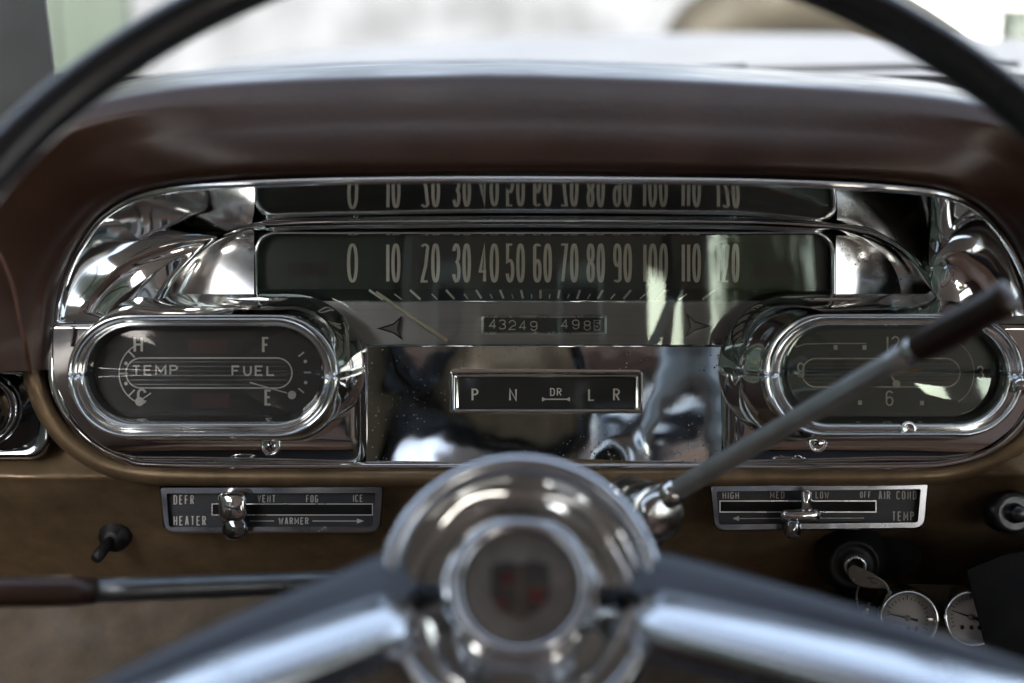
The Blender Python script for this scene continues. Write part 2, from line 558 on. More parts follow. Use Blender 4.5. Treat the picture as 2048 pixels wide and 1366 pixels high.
t = thing('rendered_wall', 'long pale grey rendered wall filling the view beyond the hood', 'wall', (-1, 11, 0), dash=False)
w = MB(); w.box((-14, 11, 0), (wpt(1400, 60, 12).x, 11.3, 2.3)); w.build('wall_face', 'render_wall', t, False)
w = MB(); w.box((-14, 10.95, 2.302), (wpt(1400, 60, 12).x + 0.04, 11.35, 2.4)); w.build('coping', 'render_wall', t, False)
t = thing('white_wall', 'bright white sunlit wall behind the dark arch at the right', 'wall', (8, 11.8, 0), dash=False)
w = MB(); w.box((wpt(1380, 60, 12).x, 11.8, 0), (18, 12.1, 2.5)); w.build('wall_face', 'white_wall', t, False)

AD = 6.6
t = thing('arched_shape', 'dark olive arch with a cream fan shaped board before the white wall', 'arch', wpt(1640, 150, AD), dash=False)  # unidentified arched shape, built as a solid bar and board
ap = crom([wpt(x, y, AD) for x, y in [(1385, 190), (1395, 92), (1440, 45), (1520, 12), (1600, 2), (1690, 14), (1770, 55), (1850, 110), (1905, 165), (1920, 230)]], 8)
a = MB(); a.tube([Vector(p) for p in ap], 0.17, 10); a.build('arch_bar', 'olive', t)
b = MB()
prof = [(1500, 48), (1520, 22), (1600, 12), (1680, 24), (1690, 50), (1640, 72), (1618, 95), (1628, 150), (1575, 150), (1590, 95), (1560, 70)]
b.loft([[wpt(x, y, AD + 0.03) for x, y in prof], [wpt(x, y, AD + 0.07) for x, y in prof]], True, True, True)
b.build('fan_board', 'board', t, False)
t = thing('gate_post', 'dark green post at the far right beyond the windscreen', 'post', wpt(2035, 300, 5.5) * 1, dash=False)
q = wpt(2022, 30, 5.5)
w = MB(); w.box((q.x, q.y, 0), (q.x + 0.16, q.y + 0.16, q.z)); bevel(w.build('post_shaft', 'post_dark', t, False), 0.01)
w = MB(); w.box((q.x - 0.02, q.y - 0.02, q.z + 0.002), (q.x + 0.18, q.y + 0.18, q.z + 0.03)); bevel(w.build('post_cap', 'post_dark', t, False), 0.008)

def tree(x, y, h, rad, n, label):
    t = thing('unseen_tree', label, 'tree', (x, y, 0), 'trees around the parked car', dash=False)
    tr = MB(); tr.tube([(x, y, 0), (x + .05, y, h * .3), (x - .05, y + .05, h * .62)], [.14, .10, .05], 9)
    for k in range(5):
        an = k * 1.3
        tr.tube([(x, y, h * .32), (x + math.cos(an) * rad * .6, y + math.sin(an) * rad * .6, h * .68)], [.06, .02], 6)
    tr.build('trunk', 'bark', t)
    cr = MB()
    clumps = [(x + random.gauss(0, rad * .42), y + random.gauss(0, rad * .42), h * .62 + random.gauss(0, h * .16)) for _ in range(22)]
    for k in range(n):
        c = random.choice(clumps)
        p = Vector((random.gauss(c[0], rad * .18), random.gauss(c[1], rad * .18), max(.5, random.gauss(c[2], rad * .16))))
        u = Vector((random.gauss(0, 1), random.gauss(0, 1), random.gauss(0, 1))).normalized()
        v_ = u.orthogonal().normalized()
        s_ = random.uniform(.05, .11)
        cr.add([p - u * s_, p + v_ * s_ * .5, p + u * s_, p - v_ * s_ * .5], [(0, 1, 2, 3)])
    cr.build('crown', 'leaf', t, False)
tree(5.6, -7.3, 4.2, 1.6, 4600, 'unseen yellow green tree added behind the passenger side to hide bright sky')  # added out of view to cover sky glare in the dial glass
tree(-5.0, -4.4, 4.6, 1.6, 3000, 'yellow green tree behind the car on the driver side')
tree(3.9, -.75, 2.6, .75, 4200, 'unseen dense bushy tree added by the passenger door to darken dial reflections')  # put in out of view to darken the dial's right end

t = thing('unseen_hedge', 'unseen tall green hedge added along the driver side to darken the left window', 'hedge', (-2.3, -1.5, 0), dash=False)  # added out of view to cut the light from the left window
w = MB(); w.box((-2.75, -5.0, .05), (-2.15, 1.2, 2.45)); w.build('hedge_core', 'post_dark', t, False)
lf = MB()
for k in range(5200):
    p = Vector((random.choice((-2.12, -2.12, random.uniform(-2.75, -2.1))) + random.gauss(0, .04), random.uniform(-5.0, 1.25), random.uniform(.05, 2.5)))
    if p.x > -2.2 and random.random() < .0: continue
    if p.x < -2.2: p.z = 2.47 + random.gauss(0, .05)
    u = Vector((random.gauss(0, 1), random.gauss(0, 1), random.gauss(0, 1))).normalized(); v_ = u.orthogonal().normalized()
    s_ = random.uniform(.03, .06)
    lf.add([p - u * s_, p + v_ * s_ * .5, p + u * s_, p - v_ * s_ * .5], [(0, 1, 2, 3)])
lf.build('hedge_foliage', 'leaf', t, False)
t = thing('unseen_brick_house', 'unseen dark brick house added behind the parked car to block bright sky', 'house', (0, -9, 0), dash=False)  # added out of view to keep hot rear sky out of reflections
w = MB(); w.box((-9, -9.6, 0), (3.1, -9, 3.5)); w.build('house_wall', 'brick', t, False)
w = MB(); w.loft([[Vector((x, y, z)) for y, z in ((-8.8, 3.51), (-8.8, 3.58), (-11.5, 5.2), (-14.2, 3.58), (-14.2, 3.51))] for x in (-9.3, 3.4)], True, True, True); w.build('house_roof', 'olive', t, False)
for wx in (-5.5, -2.2, 1.2):
    w = MB(); w.box((wx - .6, -9.02, 1.0), (wx + .6, -8.97, 2.3)); wf = w.build('window_frame', 'white_wall', t, False)
    w = MB(); w.box((wx - .52, -8.968, 1.08), (wx + .52, -8.964, 2.22)); w.build('window_pane', 'slot', wf, False)
# ---- the car round the camera (world frame)
t = thing('car_body', 'pale vintage car body with brown trim around the dashboard', 'car', (0.37, 0, 0.2), dash=False)
w = MB(); w.box((-.46, -2.45, .20), (1.20, .60, .26)); w.build('floor_pan', 'carpet', t, False)
rf = MB()
rows = []
for yy, zz in ((-2.45, 1.36), (-2.2, 1.41), (-1.6, 1.45), (-.9, 1.46), (-.5, 1.45), (-.28, 1.42)):
    rows.append([Vector((xx, yy, zz - 0.06 * abs((xx - .37) / .83) ** 2.5)) for xx in [-.46 + 1.66 * k / 14 for k in range(15)]])
rf.loft(rows, False)
rf.build('headliner', 'headliner', t)
rf2 = MB(); rf2.loft([[p + Vector((0, 0, .035)) for p in r] for r in rows], False); rf2.build('roof_panel', 'body', t)
for sx, nm in ((-.46, 'l'), (1.20, 'r')):
    dr = MB()
    s1 = 0.05 if sx < 0 else -0.05
    dr.box((min(sx, sx + s1), -1.02, .28), (max(sx, sx + s1), .25, .885))
    d = bevel(dr.build('front_door', 'trim', t, False), .012)
    dr = MB(); dr.box((min(sx, sx + s1), -2.2, .28), (max(sx, sx + s1), -1.03, .885)); bevel(dr.build('rear_door', 'trim', t, False), .012)
    pl = MB(); pl.box((min(sx, sx + s1 * .8), -1.08, .88), (max(sx, sx + s1 * .8), -.99, 1.41)); pl.build('door_pillar', 'headliner', t, False)
    pl = MB(); pl.box((min(sx, sx + s1 * .8), -2.45, .5), (max(sx, sx + s1 * .8), -2.05, 1.40)); pl.build('rear_pillar', 'headliner', t, False)
w = MB(); w.box((-.46, -2.50, .25), (1.20, -2.44, 1.0)); w.build('parcel_panel', 'trim', t, False)
# windscreen, curved round the corners
gl = MB()
rows = []
for k in range(7):
    f = k / 6
    zz = 1.03 + f * .385; yb = .50 - f * .78
    rows.append([Vector((.37 + .83 * u, yb - .30 * (1 - f * .5) * max(0, abs(u) - .6) ** 2 / .16 * .9, zz)) for u in [-1 + 2 * j / 24 for j in range(25)]])
gl.loft(rows, False)
gl.build('windshield', 'windscreen', t)
# hood and cowl outside the glass
hd = MB()
rows = []
for yy, zz in ((.53, 1.035), (.60, 1.055), (.9, 1.075), (1.3, 1.08), (1.7, 1.07), (1.95, 1.04), (2.1, .95), (2.15, .7)):
    rows.append([Vector((.37 + .90 * u, yy, zz - .05 * abs(u) ** 2.2 - .28 * max(0, abs(u) - .9) * 10 * .5)) for u in [-1 + 2 * j / 30 for j in range(31)]])
hd.loft(rows, False)
hd.build('hood', 'body', t)
for wx in (-.05, .62):
    wi = MB()
    wi.tube([(wx, .56, 1.062), (wx + .26, .50, 1.078)], .004, 8)
    wi.tube([(wx + .02, .555, 1.068), (wx + .50, .49, 1.082)], .003, 8)
    wi.build('wiper', 'black', t)

def seat(name, label, y0, y1, yb0, yb1, zc, zt):
    s_ = thing(name, label, 'car seat', (.37, (y0 + y1) / 2, .25), dash=False)
    c = MB(); c.box((-.40, y0, zc - .2), (1.14, y1, zc)); bevel(c.build('seat_cushion', 'seat', s_, False), .05, 4)
    b = MB()
    pr = [(yb0, zc - .15), (yb0 + .01, zc + .05), (yb0 - .05, (zc + zt) / 2), (yb0 - .10, zt - .02), (yb0 - .14, zt), (yb1 - .02, zt - .02), (yb1, zc - .15)]
    b.loft([[Vector((xx, y_, z_)) for y_, z_ in pr] for xx in (-.40, .369, .371, 1.14)], True, True, True)
    bevel(b.build('backrest', 'seat', s_, False), .03, 3)
seat('front_bench_seat', 'tan leather front bench seat facing the steering wheel', -1.22, -.62, -1.20, -1.42, .56, 1.02)
seat('rear_bench_seat', 'tan leather rear bench seat under the back window', -2.3, -1.75, -2.22, -2.42, .54, .98)

# ================================================================== DASHBOARD (leaning dash frame)
OT = [(112, 650, .030), (118, 600, .032), (135, 545, .037), (160, 495, .044), (205, 435, .055), (270, 396, .068), (340, 380, .080),
      (450, 370, .090), (620, 363, .093), (820, 360, .094), (1024, 359, .094), (1300, 361, .094), (1500, 364, .094), (1700, 371, .092),
      (1830, 381, .088), (1900, 394, .082), (1955, 420, .066), (2000, 465, .054), (2035, 520, .045), (2060, 580, .038), (2078, 650, .034)]
OB = [(2078, 650, .034), (2084, 730, .032), (2070, 800, .030), (2030, 862, .026), (1975, 903, .022), (1900, 926, .020), (1800, 932, .019), (1440, 933, .016),
      (1024, 933, .015), (735, 932, .016), (330, 930, .019), (250, 918, .020), (190, 890, .024), (140, 840, .028), (108, 775, .029), (104, 710, .030), (112, 650, .030)]
OTs = crom(OT, 10)
OBs = crom(OB, 8)

dash = thing('dashboard', 'padded brown and bronze dashboard body carrying the chrome cluster', 'dashboard', P(1024, 950, 0))
# padded roll
TT = [(-420, 760), (-330, 520), (-180, 340), (-40, 250), (100, 198), (220, 166), (340, 147), (460, 136), (640, 126), (840, 120), (1024, 118), (1300, 127), (1500, 138),
      (1700, 150), (1830, 161), (1930, 174), (2040, 196), (2160, 240), (2260, 330), (2340, 470), (2420, 700)]
TT = [(-440, 764), (-432, 757)] + [(-420, 745)] + TT[1:-1] + [(2480, 740), (2490, 752), (2495, 764)]
OPs = crom([(104, 742, .029), (106, 698, .030)] + OT + [(2082, 698, .033), (2084, 742, .032)], 10)
TTs = crom(TT, 10)
prof = [(-.004, -.22), (.0, -.15), (.03, -.06), (.055, .012), (.08, .050), (.105, .071), (.14, .083), (.20, .0875), (.30, .0905), (.40, .0925), (.52, .0945), (.60, .0962), (.70, .0978), (.80, .0985), (.88, .0980), (.95, .0945), (.99, .088), (1.005, .076)]
prof = crom(prof, 3)
rows = []
npt = len(TTs)
for v, hh in prof:
    row = []
    for i in range(npt):
        a = TTs[i]; b = OPs[i]
        u = i / (npt - 1)
        side = max(0, abs(u - .5) * 2 - .62) / .38
        # the inner edge of the roll hugs the chrome outline
        cx, cy = 1090, 640
        dx, dy = b[0] - cx, b[1] - cy
        l = math.hypot(dx, dy)
        bx, by = b[0] + dx / l * 4, b[1] - 3 + dy / l * 3
        h2 = hh
        if v > .3:
            h2 = hh - (0.093 - b[2]) * min(1, (v - .3) / .6) * .8
        h2 += -0.05 * side * (1 - v) ** 2
        row.append(P(a[0] + (bx - a[0]) * v, a[1] + (by - a[1]) * v, h2))
    rows.append(row)
pm = MB(); pm.loft(rows, False)
pad = pm.build('dash_pad', 'leather', dash, label='dark brown padded vinyl dash top')
sm = MB()
sm.tube([Vector(p) for p in crom([P(-30, 470, .088), P(5, 520, .086), (P(28, 580, .084)), P(40, 640, .082), P(52, 700, .078), P(60, 745, .07)], 8)], .0013, 8)
sm.build('seam_welt', 'thread', dash)
# rolled bronze bead under the cluster
BD = [(62, 715, .024), (72, 770, .024), (100, 835, .021), (145, 888, .019), (210, 928, .016), (300, 948, .0145), (500, 953, .013), (1024, 954, .0125),
      (1500, 952, .013), (1800, 951, .0145), (1905, 943, .014), (1990, 915, .017), (2050, 872, .020), (2100, 800, .024), (2112, 720, .027)]
bm_ = MB(); bm_.tube([P(*p) for p in crom(BD, 8)], .0056, 16); bm_.build('rolled_bead', 'gold', dash)
# lower painted panel
rows = []
for py, hh in crom([(700, -.012), (840, .001), (930, .0078), (952, .0088), (965, .0045), (985, -.001), (1030, -.012), (1085, -.026), (1130, -.044), (1160, -.058), (1178, -.070), (1186, -.09)], 4):
    row = []
    for k in range(90):
        px = -160 + 2460 * k / 89
        b = .016 * math.exp(-((px - 40) / 130) ** 2 - ((py - 1000) / 70) ** 2) + .022 * math.exp(-((px - 2080) / 120) ** 2 - ((py - 960) / 110) ** 2)
        # round dent that holds the ignition lock
        b -= .016 * math.exp(-(((px - 1750) / 105) ** 4 + ((py - 1118) / 48) ** 4))
        row.append(P(px, py + 6 * math.sin(px / 330.), hh + b))
    rows.append(row)
lp = MB(); lp.loft(rows, False); lp.build('lower_panel', 'gold', dash, label='bronze painted lower dash panel')
kp = MB()
kp.loft([[P(x, y, hh) for x in (-300, 400, 1000, 1700, 2400)] for y, hh in ((1120, -.075), (1200, -.07), (1320, -.055), (1460, -.03), (1600, .0))], False)
kp.build('kick_panel', 'kick', dash)
# dark back of the dashboard closing the gap to the firewall
fb = MB(); fb.loft([[P(x, y, -.20) for x in (-1400, 3600)] for y in (150, 1800)], False); fb.build('firewall', 'carpet', dash, False)
# outer ends of the dashboard beyond the frame
ex = MB()
ex.loft([[P(x, y, hh) for x in (2300, 2500, 4300)] for y, hh in ((190, -.2), (200, -.05), (300, .06), (420, .07), (500, .05), (760, .03), (1150, .0), (1200, -.08))], False)
ex.build('passenger_side_panel', 'leather', dash)

# ---------------------------------------------------------------- chrome cluster
clu = thing('instrument_cluster', 'large polished chrome instrument housing with deep visor across the dash', 'instrument cluster', P(1024, 933, .0))
r_ = MB()
loop = [P(*p) for p in OTs] + [P(*p) for p in OBs[1:-1]]
r_.tube(loop, .0021, 10, closed=True)
r_.build('bezel_rim', 'chrome', clu)

ET = [(290, 650, .042), (310, 602, .036), (335, 563, .029), (375, 520, .021), (425, 483, .014), (475, 459, .009), (540, 446, .0072),
      (650, 442, .0073), (820, 440, .0073), (1024, 439, .0073), (1300, 440, .0073), (1500, 442, .0073), (1640, 449, .0073), (1720, 459, .0072),
      (1770, 476, .0095), (1815, 506, .016), (1845, 544, .024), (1870, 586, .033), (1890, 615, .038), (1900, 632, .041), (1905, 650, .043)]
FT = [(392, 650, .004), (392, 602, .0035), (394, 580, .003), (405, 545, .0022), (430, 508, .0016), (465, 481, .002), (512, 466, .000),
      (650, 462, -.001), (820, 461, -.001), (1024, 460, -.001), (1300, 461, -.001), (1500, 463, -.001), (1660, 467, .0), (1695, 471, .001),
      (1730, 483, -.0012), (1765, 506, -.0046), (1788, 536, -.0070), (1800, 571, -.0082), (1803, 602, -.0085), (1803, 622, -.0085), (1803, 650, -.0085)]
ETs, FTs = crom(ET, 10), crom(FT, 10)
rows = []
NT = 26
for k in range(NT + 1):
    tt = k / NT
    row = []
    for i in range(len(OTs)):
        a = P(*OTs[i]); b = P(*ETs[i])
        u = i / (len(OTs) - 1)
        side = max(0.0, (abs(u - .5) * 2 - .42) / .58)
        side = side * side * (3 - 2 * side)
        p = a.lerp(b, tt)
        # bowl: the side bays are hollowed out, and roll over once towards the rim
        p = p + Vector((0, 1, 0)) * (side * (.012 * math.sin(math.pi * tt ** .75)))
        p.y -= .004 * math.exp(-((tt - 0.0) / .05) ** 2) * 0
        row.append(p)
    rows.append(row)
NB = 16
for k in range(1, NB + 1):
    tt = k / NB
    row = []
    for i in range(len(OTs)):
        a = P(*ETs[i]); b = P(*FTs[i])
        gap = math.hypot(ETs[i][0] - FTs[i][0], ETs[i][1] - FTs[i][1])
        p = a.lerp(b, tt)
        am = .0026 + .00006 * max(0, gap - 24)
        wv = math.sin(math.pi * tt) if gap < 34 else .5 * math.sin(math.pi * tt) + .5 * abs(math.sin(2 * math.pi * tt))
        p.y -= am * wv
        row.append(p)
    rows.append(row)
h_ = MB(); h_.loft(rows, False)
fixn(h_.build('visor_hood', 'chrome', clu))
# two dimples in the visor where it is screwed down
for px in (715, 1472):
    b = MB(); b.lathe(P(px, 428, .018), (0, -.35, -1), [(.0070, -.0006), (.0062, .0004), (.0045, .0011), (.002, .0014), (.0002, .0015)], 24)
    b.build('visor_boss', 'chrome', clu)
# flat side wings beside the dial
wl = MB()
rows = []
nn = 61
for i in range(0, nn):
    f = FTs[i]
    y1 = min(650, max(f[1], 467))
    ta = (y1 - 467) / 150
    rows.append([P(f[0] + (508 - f[0]) * k / 10, f[1] + (y1 - f[1]) * k / 10, f[2] + (.0005 + .012 * ta - f[2]) * (k / 10)) for k in range(11)])
wl.loft(rows, False); fixn(wl.build('side_wing', 'chrome_facet', clu, label='pale left wing beside the dial'))
wr = MB()
rows = []
for i in range(130, len(FTs)):
    f = FTs[i]
    y1 = min(650, max(f[1], 469))
    ta = (y1 - 469) / 150
    rows.append([P(f[0] + (1672 - f[0]) * k / 10, f[1] + (y1 - f[1]) * k / 10, f[2] + (.0042 + .0 * ta - f[2]) * (k / 10)) for k in range(11)])
wr.loft(rows, False); fixn(wr.build('side_wing', 'chrome_facet', clu, label='greenish right wing beside the dial'))
# black mirror plates below the pods
def nacelle(side):
    mb = MB()
    if side < 0:
        cols = [(104, .030), (300, .029), (560, .029), (690, .029), (705, .0285), (717, .027), (726, .024), (733, .019), (737, .013), (739, .006)]
    else:
        cols = [(2084, .030), (1880, .029), (1620, .029), (1492, .029), (1476, .0285), (1463, .027), (1453, .024), (1446, .019), (1441, .013), (1439, .006)]
    rows = []
    for py in [596 + 8 * k for k in range(43)]:
        py = min(py, 931)
        row = []
        for px, hh in cols:
            # the inner shoulder follows the pod, the outer edge the outline's rounded lower corners
            q = px
            sh = 150 * max(0, 1 - (py - 596) / 112.) ** 1.9
            if side < 0 and px > 300: q = px - sh * (px - 300) / 439.
            if side > 0 and px < 1880: q = px + sh * (1880 - px) / 441.
            if py > 700:
                t_ = min(1.0, max(0, (py - 700) / 232))
                if side < 0 and px < 560:
                    e = 104 + 240 * (1 - math.sqrt(max(0, 1 - t_ ** 2.3)))
                    q = e + (px - 104) * (560 - e) / 456
                if side > 0 and px > 1620:
                    e = 2084 - 270 * (1 - math.sqrt(max(0, 1 - t_ ** 2.3)))
                    q = e - (2084 - px) * (e - 1620) / 464
            row.append(P(q, py, hh - (.030 * max(0, (648 - py) / 50.) if abs(px - 1090) > 600 else 0) - .008 * ((py - 760) / 172.) - .006 * max(0, (py - 880) / 50) ** 2))
        rows.append(row)
    mb.loft(rows, False)
    return fixn(mb.build('pod_plate', 'chrome', clu))
nacelle(-1); nacelle(1)
# centre panel: a shallow mirror, pitted
cp = MB()
rows = []
for k in range(41):
    tt = k / 40
    py = 694 + 238 * tt
    rows.append([P(px, py, .0125 - .0090 * tt + .0085 * (tt - .25) ** 2 + .0035 * abs((px - 1088) / 357) ** 6 - .0012 * math.sin((px - 735) / 700 * math.pi) * tt + .0006 * math.sin(px / 90.)*math.sin(tt*3)) for px in range(732, 1450, 9)])
cp.loft(rows, False); fixn(cp.build('center_panel', 'chrome_pit', clu))
rg = MB(); rg.tube([P(718, 692, .0115), P(1024, 693, .0115), P(1462, 692, .0115)], .0012, 10); rg.build('panel_ridge', 'chrome', clu)
bt = MB(); bt.tube([P(738, 932, .0035), P(1442, 933, .0035)], .0012, 10); bt.build('panel_lip', 'chrome', clu)

def screw(px, py, h, r, parent):
    s_ = MB()
    s_.lathe(P(px, py, h), (0, -1, 0), [(r * 1.75, -.0001), (r * 1.7, .0005), (r * 1.35, .0006), (r * 1.25, -.0002), (r * 1.02, -.0002), (r, .0012), (r * .85, .0017), (r * .4, .0020), (r * .01, .0021)], 28)
    o = s_.build('screw', 'chrome', parent)
    c = MB()
    for an in (.5, .5 + math.pi / 2):
        d = Vector((math.cos(an), 0, math.sin(an))) * r * .62
        n = Vector((-math.sin(an), 0, math.cos(an))) * r * .14
        p = P(px, py, h + .00216)
        c.add([p - d - n, p + d - n, p + d + n, p - d + n], [(0, 1, 2, 3)])
    c.build('cross_slot', 'slot', o, False)
screw(541, 892, .024, .0031, clu)
screw(1636, 886, .025, .0031, clu)

# ---------------------------------------------------------------- speedometer
spd = thing('speedometer', 'wide horizontal speedometer with tall cream numerals from 0 to 120', 'speedometer', P(1088, 690, 0))
ZD = -.005
b = MB(); rectp(b, 508, 1668, 458, 578, ZD); b.build('dial_plate', 'dial', spd, False)
b = MB(); rectp(b, 508, 1668, 578, 602, ZD, -.002); b.build('tick_band', 'alu_dark', spd, False)
b = MB(); rectp(b, 508, 1668, 602, 694, -.002, .003); b.build('odometer_plate', 'alu', spd, False)
b = MB(); b.tube([P(690, 603, -.0015), P(1460, 603, -.0015)], .0007, 8); b.build('trim_strip', 'chrome', spd)
# frame round the dial
def fpath(x0, x1, y0, y1, r, h):
    pts = [(x0, y1)] + [(x0 + r + r * math.cos(R(180 + 9 * k)), y0 + r + r * math.sin(R(180 + 9 * k))) for k in range(11)]
    pts += [(x1 - r + r * math.cos(R(270 + 9 * k)), y0 + r + r * math.sin(R(270 + 9 * k))) for k in range(11)] + [(x1, y1)]
    return [P(x, y, h) for x, y in pts]
fr = MB()
fr.loft([fpath(505, 1674, 463, 625, 46, .0002), fpath(507, 1672, 464, 625, 44, .0034), fpath(511, 1668, 466, 625, 42, .0042), fpath(515, 1663, 469, 625, 40, .0034), fpath(519, 1658, 471, 625, 38, .001),
         fpath(527, 1650, 475, 625, 34, -.0048)], False)
fixn(fr.build('dial_frame', 'chrome', spd))
nums = [('0', 694, 716), ('10', 772, 801), ('20', 841, 880), ('30', 904, 942), ('40', 957, 998), ('50', 1011, 1050), ('60', 1066, 1104), ('70', 1119, 1157),
        ('80', 1173, 1210), ('90', 1226, 1264), ('100', 1286, 1336), ('110', 1363, 1402), ('120', 1433, 1479)]
for s_, x0, x1 in nums:
    b = MB()
    n0 = sum(c != '1' for c in s_); n1 = sum(c == '1' for c in s_)
    tot = x1 - x0
    w0 = (tot - n1 * 7.2 - 3.5 * (len(s_) - 1)) / n0
    x = x0
    for c in s_:
        wc = 7.2 if c == '1' else w0
        tx = 6.6
        for i, (pts, cl) in enumerate(glyph(c, max(wc - tx, .02), 78 - 4.2)):
            o, f = ribbon(pts, cl, tx, 4.4)
            b.add([P(x + tx / 2 + a, 565 - 2.1 - y, ZD + .00035 + i * .00003) for a, y in o], f)
        x += wc + 3.5
    b.build('numeral', 'cream', spd, False, label='cream %s on the speedometer dial' % s_)
tk = MB()
big = [(738, 580, 766, 599), (820, 580, 841, 599), (892, 580, 909, 598), (952, 580, 963, 597), (1000, 580, 1007, 597), (1042, 580, 1046, 597), (1081, 580, 1081, 597), (1119, 580, 1116, 597),
       (1160, 580, 1154, 598), (1206, 580, 1195, 598), (1262, 580, 1247, 598), (1330, 580, 1312, 599), (1430, 580, 1405, 599)]
for i, (a, b_, c, d) in enumerate(big):
    strip(tk, a, b_, c, d, 4.6, ZD + .0006, -.0016)
    if i < 12:
        e = big[i + 1]
        strip(tk, (a + e[0]) / 2 + (c - a) * .35, 588, (c + e[2]) / 2, d, 2.6, ZD + .0018, -.0016)
tk.build('tick_marks', 'cream', spd, False)
nd = MB()
q0, q1 = P(752, 584, .0005), P(895, 682, .0040)
nd.tube([q0, q1], [.0008, .0013], 8); nd.build('needle', 'needle', spd)
for x0, x1 in ((578, 656), (1062, 1112), (1508, 1588)):
    b = MB(); rectp(b, x0, x1, 525, 551, ZD + .0002); b.build('warning_window', 'red', spd, False)
# odometer
od = MB()
od.loft(ring([(962, 1215, 630, 669, .0000, 3), (964, 1213, 632, 667, .0030, 3), (968, 1209, 635, 664, .0026, 2), (970, 1207, 637, 662, -.0004, 2)], n=3), True)
odo = fixn(od.build('odometer', 'chrome_satin', spd, False))
b = MB(); rectp(b, 968, 1209, 634, 665, .0018); b.build('odometer_drum', 'dial', odo, False)
for c, x, y in (('4', 978, 658), ('3', 997, 659), ('2', 1017, 660), ('4', 1038, 661), ('9', 1060, 662), ('4', 1122, 658), ('9', 1144, 659), ('8', 1167, 661)):
    b = MB(); text(b, c, x, y, 15, 20, 2.2, 2.2, .0021); b.build('digit', 'cream' if x not in (1060,) else 'needle', odo, False)
b = MB(); rectp(b, 1187, 1201, 640, 662, .0021); b.build('digit_wheel', 'dim', odo, False)
b = MB(); text(b, '5', 1189, 658, 11, 16, 2.2, 2.2, .0024); b.build('digit', 'slot', odo, False)
# turn arrows, each a bevelled metal dart
def dart(cx, cy, sg):
    sh = [(-29, 2), (4, -8), (22, -24), (16, -4), (15, 6), (24, 26), (4, 12)]
    pts = [(cx + sg * x, cy + y) for x, y in sh]
    ins = [(cx + sg * (x * .68 + 2), cy + 1 + (y - 1) * .68) for x, y in sh]
    hb = .0000 + (cy - 602) / 92 * .005 + .0006
    m_ = MB()
    m_.loft([[P(x, y, hb - .002) for x, y in pts], [P(x, y, hb + .0010) for x, y in pts], [P(x, y, hb - .0004) for x, y in ins]], True, False, True)
    return fixn(m_.build('turn_arrow', 'chrome_dark', spd, False))
dart(782, 655, 1); dart(1394, 650, -1)
# dial glass, gently rolled
gm = MB()
rows = []
for k in range(17):
    py = 470 + (690 - 470) * k / 16
    rows.append([P(px, py, .0085 - .0045 * (k / 16) + .025 * (1 - ((px - 1088) / 575) ** 2) - .002) for px in range(516, 1664, 20)])
gm.loft(rows, False); fixn(gm.build('dial_glass', 'glass', spd))

# ---------------------------------------------------------------- pods
def pod(t, loops, dialmat, glass, bul):
    x0, x1, y0, y1, hh = loops[-1]
    m_ = MB(); m_.loft(ring(smooth_loops(loops, 5), n=24), True); fixn(m_.build('bezel', 'chrome', t))
    m_ = MB(); m_.poly(rr3(x0 - 3, x1 + 3, y0 - 3, y1 + 3, hh + .0004, n=20)); m_.build('dial_plate', dialmat, t, False)
    m_ = MB()
    cx, cy, rx, ry = (x0 + x1) / 2, (y0 + y1) / 2, (x1 - x0) / 2, (y1 - y0) / 2
    lp_ = rrect(x0, x1, y0, y1, n=12)
    rows = [[P(cx + (x - cx) * s_, cy + (y - cy) * s_, hh + .0035 + bul * (1 - s_ ** 2)) for x, y in lp_] for s_ in (1, .85, .65, .4, .2, .02)]
    m_.loft(rows, True); fixn(m_.build('cover_glass', glass, t))
gl_ = [(165, 730, 588, 886, .024), (160, 724, 594, 884, .031), (146, 704, 610, 882, .046), (135, 684, 624, 877, .055), (137, 672, 632, 872, .0585), (147, 662, 640, 866, .057), (154, 657, 645, 861, .0535),
       (159, 653, 648, 856, .0525), (166, 650, 651, 850, .0545), (176, 647, 654, 841, .051), (186, 643, 659, 832, .045), (190, 642, 661, 829, .040)]
tg = thing('temperature_fuel_gauge', 'left oval chrome pod gauge reading TEMP and FUEL', 'gauge', P(415, 740, .02))
pod(tg, gl_, 'dial_black', 'glass_dim', .0012)
HZ = .0408
b = MB(); line(b, rrect(252, 584, 716, 776, n=12), 2.6, HZ, True); b.build('dial_outline', 'dim', tg, False)
b = MB()
for k in range(6): strip(b, 262, 724 + k * 9, 574, 724 + k * 9, 1.5, HZ - .0001)
b.build('dial_lines', 'alu_dark', tg, False)
b = MB(); text(b, 'TEMP', 264, 751, 17, 21, 3.6, 3.4, HZ + .0001, 6, fit=92); b.build('lettering', 'dim', tg, False, label='word TEMP')
b = MB(); text(b, 'FUEL', 463, 752, 17, 21, 3.6, 3.4, HZ + .0001, 6, fit=87); b.build('lettering', 'dim', tg, False, label='word FUEL')
for c, x, y in (('H', 267, 705), ('C', 274, 809), ('F', 524, 706), ('E', 529, 811)):
    b = MB(); text(b, c, x, y, 19 if c in 'HC' else 15, 32, 5, 4, HZ + .0001); b.build('lettering', 'dim', tg, False, label='letter %s on the gauge' % c)
b = MB(); line(b, arc(302, 747, 64, 64, 118, 242, 16), 2.2, HZ)
b.v = b.v
b.build('temperature_scale', 'dim', tg, False)
tk = MB()
for a0 in (135, 180, 225):
    x, y = 302 + 64 * math.cos(R(a0)), 747 - 64 * math.sin(R(a0)); x2, y2 = 302 + 46 * math.cos(R(a0)), 747 - 46 * math.sin(R(a0))
    strip(tk, x, y, x2, y2, 3, HZ + .0001)
for a0 in (158, 202): disc(tk, 302 + 54 * math.cos(R(a0)), 747 - 54 * math.sin(R(a0)), 3.6, HZ + .0001, 8)
